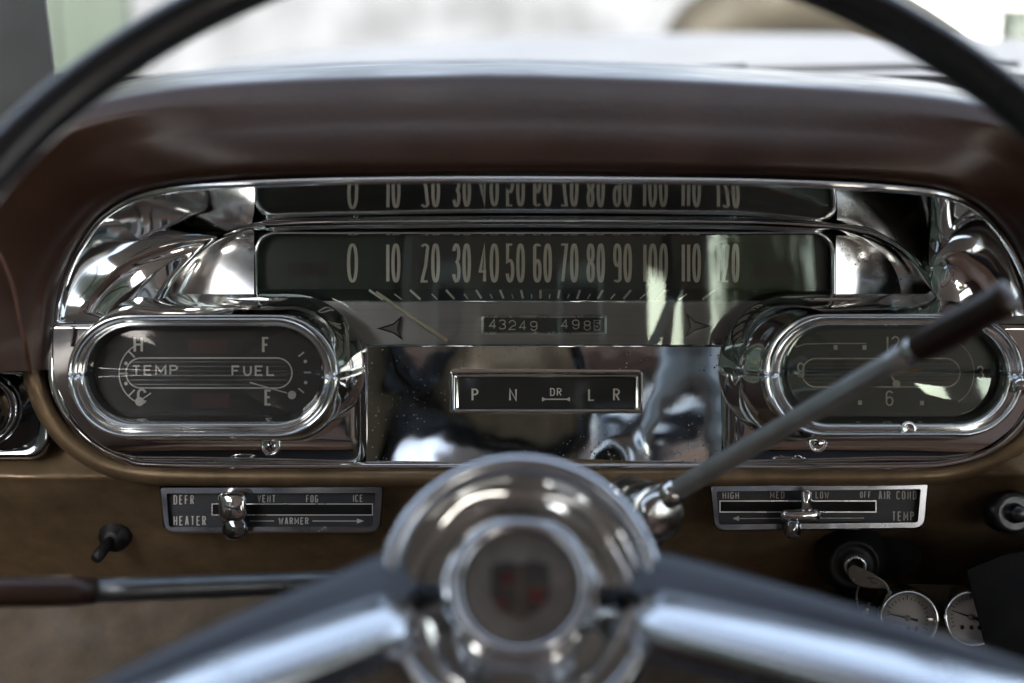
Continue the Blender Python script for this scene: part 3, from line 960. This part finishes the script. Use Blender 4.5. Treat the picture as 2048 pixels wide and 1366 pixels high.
for a0, r1 in ((38, 14), (0, 14), (-38, 14)):
    x, y = 556 + 66 * math.cos(R(a0)), 745 - 66 * math.sin(R(a0)); x2, y2 = 556 + (66 - r1) * math.cos(R(a0)), 745 - (66 - r1) * math.sin(R(a0))
    strip(tk, x, y, x2, y2, 3, HZ + .0001)
for a0 in (22, -20): disc(tk, 556 + 59 * math.cos(R(a0)), 745 - 59 * math.sin(R(a0)), 3.6, HZ + .0001, 8)
tk.build('scale_marks', 'dim', tg, False)
b = MB(); strip(b, 500, 765, 574, 786, 2.2, HZ + .0012); disc(b, 584, 790, 8.5, HZ + .0013, 18); b.build('needle', 'dim', tg, False, label='fuel needle lying at E')
b = MB(); disc(b, 279, 803, 9, HZ + .0013, 18); strip(b, 285, 798, 302, 786, 2.4, HZ + .0012); b.build('needle', 'dim', tg, False, label='temperature needle lying at C')
for x0, x1, y0, y1 in ((377, 455, 679, 707), (382, 460, 786, 816)):
    b = MB(); rectp(b, x0, x1, y0, y1, HZ); b.build('warning_window', 'red', tg, False)

gr_ = [(1436, 2000, 588, 886, .024), (1442, 2010, 594, 884, .031), (1478, 2032, 610, 880, .046), (1518, 2048, 623, 874, .055), (1530, 2046, 630, 870, .0585), (1542, 2038, 637, 864, .057), (1549, 2032, 642, 860, .0535),
       (1553, 2026, 645, 856, .0525), (1557, 2020, 648, 852, .0545), (1563, 2010, 652, 845, .052), (1570, 1998, 656, 836, .045), (1574, 1992, 659, 832, .040)]
ck = thing('dashboard_clock', 'right oval chrome pod clock partly behind the gear lever', 'clock', P(1790, 740, .02))
pod(ck, gr_, 'dial_grey', 'glass', .0022)
b = MB(); line(b, rrect(1604, 1920, 717, 774, n=12), 2.6, HZ, True); b.build('dial_outline', 'cream', ck, False)
b = MB()
for k in range(7): strip(b, 1612, 724 + k * 7.4, 1912, 724 + k * 7.4, 2.2, HZ - .0001)
b.build('dial_lines', 'dial', ck, False)
for s_, x, y, w_, h2, ft in (('12', 1773, 704, 17, 32, 26), ('9', 1594, 755, 15, 30, None), ('3', 1953, 760, 15, 29, None), ('6', 1771, 812, 16, 31, None)):
    b = MB(); text(b, s_, x, y, w_, h2, 3.6, 3.2, HZ + .0002, fit=ft); b.build('numeral', 'cream', ck, False, label='clock numeral %s' % s_)
b = MB()
line(b, [(1592, 694), (1610, 688), (1660, 687), (1733, 687)], 1.6, HZ)
line(b, arc(1900, 745, 48, 62, 70, -70, 14), 1.4, HZ)
for x, y in ((1671, 695), (1729, 695), (1720, 805), (1844, 806)): rectp(b, x - 4, x + 4, y - 4.5, y + 4.5, HZ + .0001)
b.build('minute_track', 'cream', ck, False)
b = MB(); strip(b, 1782, 748, 1842, 738, 3.6, HZ + .0012); b.build('hour_hand', 'orange', ck, False)
b = MB(); strip(b, 1782, 750, 1792, 768, 4, HZ + .0015); disc(b, 1793, 768, 8, HZ + .0016, 18); disc(b, 1782, 748, 6, HZ + .0018, 16); b.build('minute_hand', 'cream', ck, False)
b = MB()
b.lathe(P(1812, 857, .050), (0, -1, 0), [(.0045, 0), (.0045, .004), (.0040, .0055), (.0028, .0058), (.0018, .0048), (.0001, .0046)], 26)
b.build('setting_knob', 'chrome', ck)
b = MB()
b.lathe(P(2034, 770, .050), (0, -1, 0), [(.0055, 0), (.0055, .005), (.0045, .007), (.003, .0085), (.0001, .009)], 10)
b.build('glass_knob', 'chrome', ck)

# ---------------------------------------------------------------- gear indicator
gi = thing('gear_indicator', 'small black gear indicator window lettered P N DR L R', 'gear indicator', P(1090, 825, .01))
m_ = MB()
m_.loft(ring([(899, 1286, 742, 827, .008, 4), (901, 1284, 744, 825, .0145, 4), (905, 1280, 747, 822, .0158, 4), (909, 1276, 750, 820, .0148, 4), (913, 1272, 753, 818, .0152, 3), (919, 1267, 758, 815, .0115, 2)], n=4), True)
fixn(m_.build('frame', 'chrome', gi), 40)
b = MB(); rectp(b, 917, 1269, 756, 817, .0120); b.build('indicator_plate', 'dial', gi, False)
for c, x, w_, h2 in (('P', 943, 14, 25), ('N', 1018, 16, 25), ('L', 1176, 14, 25), ('R', 1226, 14, 25)):
    b = MB(); text(b, c, x, 802, w_, h2, 4, 3, .0124); b.build('lettering', 'cream', gi, False, label='gear letter %s' % c)
b = MB(); text(b, 'DR', 1100, 792, 10, 16, 2.6, 2.2, .0124, 3.5); b.build('lettering', 'cream', gi, False, label='gear letters DR')
b = MB(); strip(b, 1086, 798.5, 1138, 798.5, 2.6, .0124)
for x, sg in ((1084, 1), (1140, -1)): b.add([P(x, 794, .0124), P(x + sg * 7, 797.3, .0124), P(x + sg * 7, 799.7, .0124), P(x, 803, .0124)], [(0, 1, 2, 3)])
b.build('pointer', 'cream', gi, False)
gm = MB(); rectp(gm, 916, 1270, 755, 818, .0140, .0126); gm.build('cover_glass', 'glass_dim', gi, False)

# ---------------------------------------------------------------- heater and air conditioner slide controls
def slide(t, out, inn, slot, hb):
    """out/inn: four corners TL TR BR BL in pixels"""
    def rl(c, r, n=5):
        o = []
        for i in range(4):
            p, a, b2 = Vector(c[i]), Vector(c[i - 1]), Vector(c[(i + 1) % 4])
            rr_ = r[i]
            for k in range(n + 1):
                f = k / n
                s0 = p + (a - p).normalized() * rr_; s1 = p + (b2 - p).normalized() * rr_
                o.append(s0.lerp(p, f).lerp(p.lerp(s1, f), f))
        return o
    def row(c, h, r): return [P(q.x, q.y, h) for q in rl(c, r)]
    def inset(c, d):
        m = Vector((sum(p[0] for p in c) / 4, sum(p[1] for p in c) / 4))
        return [(p[0] + math.copysign(d, m.x - p[0]), p[1] + math.copysign(d, m.y - p[1])) for p in c]
    m_ = MB()
    ro = (5, 5, 20, 20); ri = (4, 4, 6, 6)
    m_.loft([row(out, hb - .045, ro), row(out, hb + .001, ro), row(inset(out, 3), hb + .003, ro), row(inset(inn, -3), hb + .003, ri), row(inn, hb + .0022, ri), row(inset(inn, 1), hb - .002, ri)], True)
    fixn(m_.build('frame', 'chrome_frame', t), 35)
    m_ = MB(); m_.poly([P(x, y, hb - .0012) for x, y in inset(inn, -2)]); m_.build('control_plate', 'plate', t, False)
    x0, x1, y0, y1 = slot
    m_ = MB(); rectp(m_, x0, x1, y0, y1, hb - .0008); m_.build('slot', 'slot', t, False)
    m_ = MB(); line(m_, [(x0, y0), (x1, y0), (x1, y1), (x0, y1)], 2, hb - .0006, True); m_.build('slot_edge', 'chrome_satin', t, False)
HB = .012
ht = thing('heater_control', 'chrome framed heater slide control lettered DEFR VENT FOG ICE', 'heater control', P(543, 1066, .0))
slide(ht, [(318, 973), (768, 971), (761, 1066), (327, 1066)], [(330, 984), (754, 983), (748, 1056), (335, 1057)], (424, 745, 1008, 1030), HB)
LH = HB - .0009
for s_, x, y, ft, h2 in (('DEFR', 347, 1009, 41, 19), ('HEATER', 347, 1051, 65, 19), ('VENT', 515, 1005, 36, 15), ('FOG', 612, 1005, 24, 15), ('ICE', 706, 1004, 20, 15), ('WARMER', 557, 1049, 60, 14), ('O', 436, 1003, 9, 14)):
    b = MB(); text(b, s_, x, y, 8, h2, 2.6 if h2 > 16 else 2.1, 2.2 if h2 > 16 else 1.9, LH, fit=ft); b.build('lettering', 'dim', ht, False, label='word %s' % s_ if len(s_) > 1 else None)
b = MB(); strip(b, 500, 1042, 548, 1042, 1.6, LH); b.build('arrow_tail', 'dim', ht, False)
b = MB(); strip(b, 625, 1042, 716, 1042, 1.6, LH)
b.add([P(714, 1037, LH), P(728, 1042, LH), P(714, 1047, LH)], [(0, 1, 2)]); b.build('arrow', 'dim', ht, False)
kb = MB()
kb.loft([[P(a, b_, HB + hh) for a, b_ in rrect(*bx, n=8)] for bx, hh in (((455, 486, 1000, 1036, 8), -.004), ((452, 488, 998, 1038, 10), .003), ((444, 492, 988, 1042, 14), .009), ((437, 494, 984, 1044, 16), .0135), ((440, 490, 987, 1041, 16), .0165), ((448, 482, 994, 1034, 14), .0175))], True, False, True)
kb2 = fixn(kb.build('lever_knob', 'chrome', ht))
kb = MB()
kb.loft([[P(a, b_, HB + hh) for a, b_ in rrect(*bx, n=8)] for bx, hh in (((446, 492, 1036, 1070, 15), .006), ((444, 496, 1034, 1078, 18), .011), ((447, 494, 1035, 1081, 18), .014), ((454, 488, 1040, 1074, 16), .0155))], True, False, True)
fixn(kb.build('lever_tab', 'chrome_dark', ht))

ac = thing('air_conditioner_control', 'chrome framed slide control lettered AIR COND and TEMP', 'air control', P(1640, 1062, .0))
slide(ac, [(1419, 970), (1858, 965), (1850, 1058), (1428, 1063)], [(1430, 980), (1845, 975), (1839, 1048), (1435, 1052)], (1440, 1752, 1002, 1024), HB)
for s_, x, y, ft, h2 in (('HIGH', 1445, 998, 33, 14), ('MED', 1540, 997, 29, 14), ('LOW', 1631, 997, 27, 14), ('OFF', 1720, 996, 22, 13), ('AIR COND', 1757, 999, 76, 17), ('TEMP', 1784, 1042, 44, 19)):
    b = MB(); text(b, s_, x, y, 8, h2, 2.5 if h2 > 16 else 2.1, 2.1 if h2 > 16 else 1.8, LH, fit=ft); b.build('lettering', 'dim', ac, False, label='word %s' % s_)
b = MB(); strip(b, 1474, 1037, 1728, 1036, 1.6, LH); b.add([P(1478, 1032, LH), P(1465, 1037, LH), P(1478, 1042, LH)], [(0, 1, 2)]); b.build('arrow', 'dim', ac, False)
kb = MB()
kb.loft([[P(a, b_, HB + hh) for a, b_ in rrect(*bx, n=8)] for bx, hh in (((1598, 1622, 996, 1030, 8), -.004), ((1600, 1624, 984, 1030, 10), .006), ((1602, 1624, 979, 1028, 10), .012), ((1606, 1620, 984, 1022, 7), .0145))], True, False, True)
fixn(kb.build('lever_fin', 'chrome', ac))
kb = MB()
kb.loft([[P(a, b_, HB + hh) for a, b_ in rrect(*bx, n=8)] for bx, hh in (((1570, 1634, 1018, 1040, 10), .004), ((1562, 1642, 1018, 1042, 11), .009), ((1560, 1640, 1020, 1044, 11), .013), ((1568, 1632, 1024, 1040, 8), .015))], True, False, True)
fixn(kb.build('lever_bar', 'chrome', ac))
kb = MB()
kb.loft([[P(a, b_, HB + hh) for a, b_ in rrect(*bx, n=8)] for bx, hh in (((1572, 1602, 1036, 1068, 12), .008), ((1568, 1602, 1036, 1078, 15), .013), ((1571, 1600, 1038, 1081, 14), .017), ((1577, 1595, 1044, 1074, 9), .0185))], True, False, True)
fixn(kb.build('lever_tab', 'chrome_dark', ac))

# ---------------------------------------------------------------- switches and locks
def aim(dx, dz):
    return Vector((dx, -1, dz)).normalized()
hl = thing('light_switch', 'round chrome headlamp switch in a rounded chrome plate at the left edge', 'switch', P(20, 850, .02))
m_ = MB(); m_.loft(ring([(-120, 102, 738, 920, .012, 40), (-118, 98, 740, 916, .022, 40), (-112, 90, 744, 908, .024, 38), (-100, 76, 752, 896, .018, 34)], n=8), True, False, True)
fixn(m_.build('switch_plate', 'chrome_dark', hl))
m_ = MB(); m_.lathe(P(-30, 818, .018), aim(.12, 0), [(.0205, -.004), (.0205, .006), (.0195, .009), (.0175, .010), (.0165, .008), (.0150, .008), (.0140, .020), (.012, .0225), (.0002, .023)], 40)
m_.build('switch_knob', 'chrome_dark', hl)
ts = thing('toggle_switch', 'small black toggle switch on the dark panel left of the steering wheel', 'toggle switch', P(228, 1085, .004))
ps = P(232, 1070, -.020)
m_ = MB(); m_.lathe(ps, aim(0, -.15), [(.0095, -.003), (.0095, .003), (.0082, .006), (.0060, .0065), (.0055, .010), (.003, .0105)], 12); m_.build('switch_collar', 'black', ts)
m_ = MB(); m_.tube([ps + Vector((0, -.008, -.001)), ps + Vector((-.004, -.018, -.008)), ps + Vector((-.0052, -.022, -.0105))], [.0026, .0036, .0030], 12); m_.build('switch_lever', 'black', ts)
kn = thing('pull_knob', 'knurled round chrome pull knob on the bronze panel at the right edge', 'knob', P(2022, 1025, .01))
ca = P(2022, 1025, .016)
m_ = MB()
n = 72
pf = [(.0115, -.012), (.0115, .004), (.0105, .0052), (.0085, .0056), (.0058, .0050), (.0050, .0052), (.0048, .011), (.0040, .0125), (.0002, .013)]
ax = aim(.05, .05); u = ax.cross(Vector((0, 0, 1))).normalized(); w_ = ax.cross(u)
rows = [[ca + ax * z + (u * math.cos(2 * math.pi * k / n) + w_ * math.sin(2 * math.pi * k / n)) * (r * (1 + (.025 * (k % 2) if r > .0112 else 0))) for k in range(n)] for r, z in pf]
m_.loft(rows, True, False, True); fixn(m_.build('knob_body', 'gunmetal', kn))
ig = thing('ignition_lock', 'dark round ignition lock set in a recess shaded by a black disc with a key in it', 'ignition lock', P(1712, 1150, -.01))
m_ = MB()
cI = P(1705, 1122, -.020)
m_.lathe(cI, aim(-.1, -.12), [(.021, -.010), (.0145, .0), (.0145, .007), (.0138, .0085), (.0125, .0090), (.0118, .0080), (.0085, .0078), (.0080, .0105), (.0062, .0112), (.0056, .0100), (.0002, .0098)], 40)
m_.build('lock_barrel', 'black', ig)
m_ = MB(); m_.lathe(cI, aim(-.1, -.12), [(.0065, .0114), (.0060, .0126), (.0048, .0128), (.0044, .0116)], 30, False); m_.build('lock_ring', 'chrome_satin', ig)
m_ = MB()
disc(m_, 1752, 1116, 92, -.0335, 40, 44)  # flat black disc laid over the dent as the hole's shade
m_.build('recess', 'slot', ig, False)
ky = thing('ignition_key', 'worn metal car key hanging from the ignition lock', 'key', P(1710, 1150, .012))
kh = -.002
ol = crom([(1697, 1136), (1708, 1130), (1722, 1136), (1745, 1146), (1766, 1160), (1776, 1170), (1774, 1175), (1755, 1176), (1730, 1174), (1710, 1166), (1698, 1152), (1697, 1136)], 5)[:-1]
m_ = MB(); m_.loft([[P(x, y, kh + (x - 1697) * .00012) for x, y in ol], [P(x, y + 2, kh - .0018 + (x - 1697) * .00012) for x, y in ol]], True, True, True)
fixn(m_.build('key_bow', 'brass', ky, False), 30)
m_ = MB(); m_.tube([cI + aim(-.1, -.12) * .009, P(1700, 1146, kh - .001)], .0016, 8); m_.build('key_blade', 'brass', ky)
kr = thing('key_ring', 'thin wire key ring hanging through the ignition key', 'key ring', P(1745, 1195, .02))
m_ = MB(); m_.tube([P(1746 + 33 * math.cos(a), 1194 + 40 * math.sin(a), .004 + .006 * math.cos(a)) for a in [2 * math.pi * k / 40 for k in range(40)]], .0007, 8, closed=True)
m_.build('wire_ring', 'brass', kr)
fo = thing('key_fob', 'small black fob hanging at the bottom of the key ring', 'key fob', P(1738, 1250, .02))
m_ = MB(); m_.box(P(1726, 1262, .008), P(1752, 1208, .000)); bevel(m_.build('fob_body', 'black', fo, False), .0018, 3)
m_ = MB(); m_.tube([P(1738, 1206, .004), P(1733, 1224, .009), P(1738, 1236, .004)], .0010, 8); m_.build('fob_loop', 'chrome_satin', fo)
m_ = MB(); m_.tube([P(1729, 1222, .009), P(1726, 1275, .008)], .0016, 8); m_.build('fob_clip', 'brass', fo)

def small_gauge(px, py, r, lab, ang):
    hb = .022
    k = (D - hb) / D
    c = P(px, py, hb); ax = aim(-.16, .06); rr_ = r * S * k
    t_ = thing('auxiliary_gauge', lab, 'gauge', c, 'auxiliary gauges under the dash')
    m_ = MB(); m_.lathe(c, ax, [(rr_ * 1.02, -.02), (rr_ * 1.02, .004), (rr_ * .99, .0075), (rr_ * .93, .0085), (rr_ * .88, .0075), (rr_ * .84, -.001)], 44, False); m_.build('bezel', 'chrome', t_)
    m_ = MB(); m_.lathe(c, ax, [(rr_ * .86, -.0012), (rr_ * .5, -.001), (.0001, -.001)], 40); m_.build('dial_face', 'ivory', t_)
    u_ = ax.cross(Vector((0, 0, 1))).normalized() * -1; w2 = Vector((0, 0, 1)) - ax * ax.z
    def q(x, y, z): return c + u_ * x * rr_ + w2 * y * rr_ + ax * z
    m_ = MB()
    dx, dy = math.cos(ang), math.sin(ang)
    m_.add([q(-dx * .66 - dy * .015, -dy * .66 + dx * .015, .0006), q(-dx * .66 + dy * .015, -dy * .66 - dx * .015, .0006), q(dx * .35 + dy * .05, dy * .35 - dx * .05, .0006), q(dx * .35 - dy * .05, dy * .35 + dx * .05, .0006)], [(0, 1, 2, 3)])
    o = m_.build('needle', 'black', t_, False)
    m_ = MB(); m_.lathe(c, ax, [(rr_ * .11, .0002), (rr_ * .10, .0016), (.0001, .002)], 16); m_.build('needle_hub', 'brass', t_)
    m_ = MB()
    for k2 in range(21):
        an = R(-30 + 12 * k2)
        r0, r1 = .62, (.78 if k2 % 5 == 0 else .70)
        d = Vector((math.cos(an), math.sin(an))); n_ = Vector((-d.y, d.x)) * .012
        m_.add([q(d.x * r0 + n_.x, d.y * r0 + n_.y, -.0006), q(d.x * r1 + n_.x, d.y * r1 + n_.y, -.0006), q(d.x * r1 - n_.x, d.y * r1 - n_.y, -.0006), q(d.x * r0 - n_.x, d.y * r0 - n_.y, -.0006)], [(0, 1, 2, 3)])
    m_.build('scale_marks', 'black', t_, False)
    m_ = MB()
    for x in (-.30, 0.02, .30):
        cc = [q(x + .075 * math.cos(a), -.38 + .085 * math.sin(a), -.0006) for a in [2 * math.pi * k3 / 12 for k3 in range(12)]]
        m_.poly(cc)
    m_.build('dial_print', 'black', t_, False)
    m_ = MB(); m_.lathe(c, ax, [(rr_ * .87, .0055), (rr_ * .5, .0068), (.0001, .0072)], 30); m_.build('cover_glass', 'glass_dim', t_)
small_gauge(1815, 1236, 58, 'round white gauge in chrome ring beside the hanging keys', R(-12))
small_gauge(1942, 1234, 56, 'round white gauge half hidden by the black bracket', R(-18))
gb = thing('gauge_bracket', 'shade-darkened bronze plate under the dash holding two white gauges', 'bracket', P(1860, 1320, -.03))
m_ = MB(); m_.loft([[P(x, y, hh) for x, y in [(1758, 1176), (1775, 1168), (2120, 1172), (2120, 1420), (1740, 1420)]] for hh in (-.012, -.004)], True, True, True)
fixn(m_.build('bracket_plate', 'kick', gb, False), 30)  # darkened board colour keeps this lit plate as dim as in shade
ub = thing('under_dash_housing', 'plain black housing hanging under the dash at lower right', 'housing', P(2040, 1366, .03))
m_ = MB(); m_.loft([[P(x, y, hh) for x, y in [(1932, 1140), (2010, 1108), (2160, 1085), (2200, 1460), (2012, 1460)]] for hh in (-.03, .030, .034)], True, True, True)
bevel(fixn(m_.build('housing_shell', 'matt_black', ub, False), 30), .002)
kl = thing('choke_knob', 'dark round knob in the shadow left of the keys', 'knob', P(1700, 1220, -.02))
m_ = MB(); m_.lathe(P(1702, 1222, -.03), aim(0, .1), [(.010, -.02), (.010, .004), (.008, .007), (.005, .008), (.0001, .008)], 26); m_.build('knob_body', 'black', kl)

# windscreen corner post seen at the top left
pt = thing('windshield_post', 'scuffed dark grey windscreen corner post at top left', 'car pillar', P(0, 200, -.25))
m_ = MB(); m_.loft([[P(x, y, hh) for x, y in [(-500, -260), (78, -260), (92, 0), (112, 160), (130, 330), (-500, 330)]] for hh in (-.17, -.11)], True, True, True)
bevel(fixn(m_.build('post_shell', 'pillar', pt, False), 30), .004)

# ---------------------------------------------------------------- steering wheel
TH = R(25)
WC = Vector((.0085, -.37, -.045)); RW = .215
EX, EU, EN = Vector((1, 0, 0)), Vector((0, math.sin(TH), math.cos(TH))), Vector((0, -math.cos(TH), math.sin(TH)))
def W(x, u, n): return WC + EX * x + EU * u + EN * n
HN = -.102
sw = thing('steering_wheel', 'thin black rimmed steering wheel with chrome spokes and crested hub', 'steering wheel', W(0, 0, HN))
m_ = MB()
m_.tube([W(RW * math.cos(a), RW * math.sin(a), 0) for a in [2 * math.pi * k / 160 for k in range(160)]], .0080, 18, closed=True)
m_.build('rim', 'rim', sw)
hubx = -.0055
for sg in (-1, 1):
    for nm, mat, off, a0, sec in (('spoke', 'spoke_dark', (.0158, -.010), R(-25.5), [(.0100, -.009), (.0094, -.004), (.0075, -.001), (.002, .0015), (-.010, .0020), (-.012, -.006)]),
                              ('horn_bar', 'chrome_wheel', (-.0005, -.002), R(-24.5), [(.0128, -.0150), (.0125, -.0128), (.0105, -.0095), (.0072, -.0045), (.0035, .0005), (-.0010, .0058), (-.0052, .0085), (-.0085, .0080), (-.0105, .0045), (-.0108, -.002), (-.006, -.012), (.004, -.016)])):
        a0 = a0 + R(2.6) * sg
        p0 = W(hubx + sg * .043, -.010 + off[0], HN + .010 + off[1])
        p1 = W(sg * RW * math.cos(a0), RW * math.sin(a0) + (-.0045 if nm == 'horn_bar' else .004), -.001 + off[1])
        d = (p1 - p0)
        side = d.cross(EN).normalized()
        if side.dot(EU) < 0: side = -side
        rows = []
        for k in range(25):
            f = k / 24
            p = p0.lerp(p1, f) + EN * (.010 * math.sin(math.pi * f))
            sc_ = (1.75 if nm == 'horn_bar' else 1.1) * (1.0 - .12 * f)
            if k == 0: sc_ *= .9
            rows.append([p + side * a * sc_ + EN * b_ * sc_ for a, b_ in sec])
        m_ = MB(); m_.loft(rows, True, True, True); fixn(m_.build(nm, mat, sw), 40 if nm == 'spoke' else None)
m_ = MB()
m_.lathe(W(hubx, -.003, HN), EN, [(.049, -.030), (.0525, -.012), (.0532, -.003), (.0522, .0025), (.0495, .0052), (.0468, .0048), (.0450, .0015), (.0442, -.004)], 72, False)
fixn(m_.build('hub_ring', 'chrome_wheel', sw))
m_ = MB()
hp = crom([(.0452, -.003), (.0436, -.0075), (.0400, -.0100), (.0355, -.0085), (.0315, -.0040), (.0285, .0005), (.0262, .0020)], 4)
nh = 144
rows = []
for r0, z0 in hp:
    fl = math.sin(math.pi * min(1, max(0, (.0445 - r0) / .018))) * .0016      # shallow flutes, added to split the reflections into light wedges
    rows.append([W(hubx, -.003, HN) + (EX * math.cos(q) + EU * math.sin(q)) * r0 + EN * (z0 + fl * math.cos(6 * q + .4)) for q in [2 * math.pi * k / nh for k in range(nh)]])
m_.loft(rows, True)
fixn(m_.build('hub_dish', 'chrome', sw))
m_ = MB()
m_.lathe(W(hubx, -.003, HN), EN, [(.0264, .0012), (.0262, .0040), (.0250, .0062), (.0230, .0068), (.0212, .0056), (.0206, .0030)], 60, False); fixn(m_.build('emblem_ring', 'chrome_wheel', sw))
em = MB()
em.lathe(W(hubx, -.003, HN), EN, [(.0208, .0032), (.012, .0046), (.006, .0052), (.0001, .0053)], 48); emb = em.build('emblem', 'crest_face', sw)
def eq(x, y, z): return W(hubx + x, -.003 + y, HN + z - .0076)
m_ = MB(); m_.poly([eq(x, y, .0134) for x, y in ((-.0105, .008), (-.005, .0095), (0, .008), (.005, .0095), (.0105, .008), (.0105, -.004), (.006, -.0095), (0, -.012), (-.006, -.0095), (-.0105, -.004))]); m_.build('shield', 'crest_dark', emb, False)
m_ = MB()
for x0, x1, y0, y1 in ((.003, .0085, -.006, -.001), (-.0085, -.005, -.0085, -.004), (-.007, -.003, .001, .005)): m_.add([eq(x0, y0, .0138), eq(x1, y0, .0138), eq(x1, y1, .0138), eq(x0, y1, .0138)], [(0, 1, 2, 3)])
m_.build('shield_red', 'crest_red', emb, False)
m_ = MB()
for x0, x1, y0, y1 in ((-.003, .002, -.011, -.007), (-.009, .009, .0005, -.0006), (-.001, .001, -.006, .007)): m_.add([eq(x0, y0, .0136), eq(x1, y0, .0136), eq(x1, y1, .0136), eq(x0, y1, .0136)], [(0, 1, 2, 3)])
m_.build('shield_gold', 'crest_gold', emb, False)

col = thing('steering_column', 'bronze painted round steering column behind the wheel hub', 'steering column', W(0, -.003, HN - .20))
m_ = MB(); m_.lathe(W(hubx, -.003, HN), EN, [(.030, -.34), (.033, -.20), (.036, -.08), (.038, -.032)], 40); m_.build('column_tube', 'gold', col)
# gear lever
gv = thing('gear_lever', 'grey column gear lever with dark brown grip reaching to the upper right', 'gear lever', P(1290, 1030, .10))
A0 = P(1292, 1022, .115); A1 = P(1345, 985, .128); A2 = P(1822, 703, .215); A3 = P(2022, 592, .250)
dv = (P(1345, 1040, .135) - P(1252, 1012, .100)).normalized()
m_ = MB(); m_.lathe(A0, dv, [(.0120, -.020), (.0140, -.0190), (.0146, -.018), (.0146, -.012), (.0140, -.0112), (.0140, -.0104), (.0146, -.0096), (.0146, .0090), (.0140, .0100), (.0128, .0102), (.0125, .0125), (.0112, .0150), (.0085, .0163), (.0002, .0168)], 36); fixn(m_.build('lever_socket', 'chrome_frame2', gv), 45)
m_ = MB(); m_.tube([A0 + Vector((-.012, .03, -.035)), A0 + Vector((0, .004, -.008))], [.012, .011], 20); m_.build('socket_neck', 'chrome_dark', gv)
m_ = MB(); m_.tube([A0.lerp(A1, .3), A1, A1.lerp(A2, .03)], [.0062, .0068, .0056], 18); m_.build('rod_boss', 'chrome', gv)
m_ = MB(); m_.tube([A1.lerp(A2, k / 12) for k in range(-2, 13)], [.0048] * 14 + [.0052], 18); m_.build('lever_rod', 'rod', gv)
dv = (A3 - A2).normalized()
m_ = MB(); m_.lathe(A2, dv, [(.0002, -.0046), (.003, -.0042), (.0052, -.002), (.0056, .001), (.0056, .004)], 24); m_.build('rod_ferrule', 'chrome_satin', gv)
L_ = (A3 - A2).length
m_ = MB(); m_.lathe(A2, dv, [(.0058, .003), (.0066, .008), (.0073, .020), (.0072, L_ * .5), (.0067, L_ * .8), (.0072, L_ * .9), (.0070, L_ * .98), (.0045, L_), (.0002, L_ + .001)], 26); m_.build('lever_grip', 'handle', gv)
# turn signal lever
tv = thing('turn_signal_lever', 'straight steel turn signal lever with dark grip at lower left', 'signal lever', P(700, 1165, .13))
B0, B1, B2 = P(820, 1158, .12), P(190, 1182, .17), P(-120, 1186, .195)
m_ = MB(); m_.tube([B0.lerp(B1, k / 8) for k in range(9)], .0053, 18); m_.build('lever_rod', 'rod_dark', tv)
m_ = MB(); m_.tube([B1.lerp(B2, k / 6) for k in range(7)], [.0060, .0066, .0067, .0066, .0066, .0066, .006], 18); m_.build('lever_grip', 'handle', tv)

# ------------------------------------------------------------------ lean the dashboard frame back under the camera
bpy.context.view_layer.update()
for o in DASH:
    o.matrix_basis = RT @ Matrix.Translation(LOC[o.name])
bpy.context.view_layer.update()
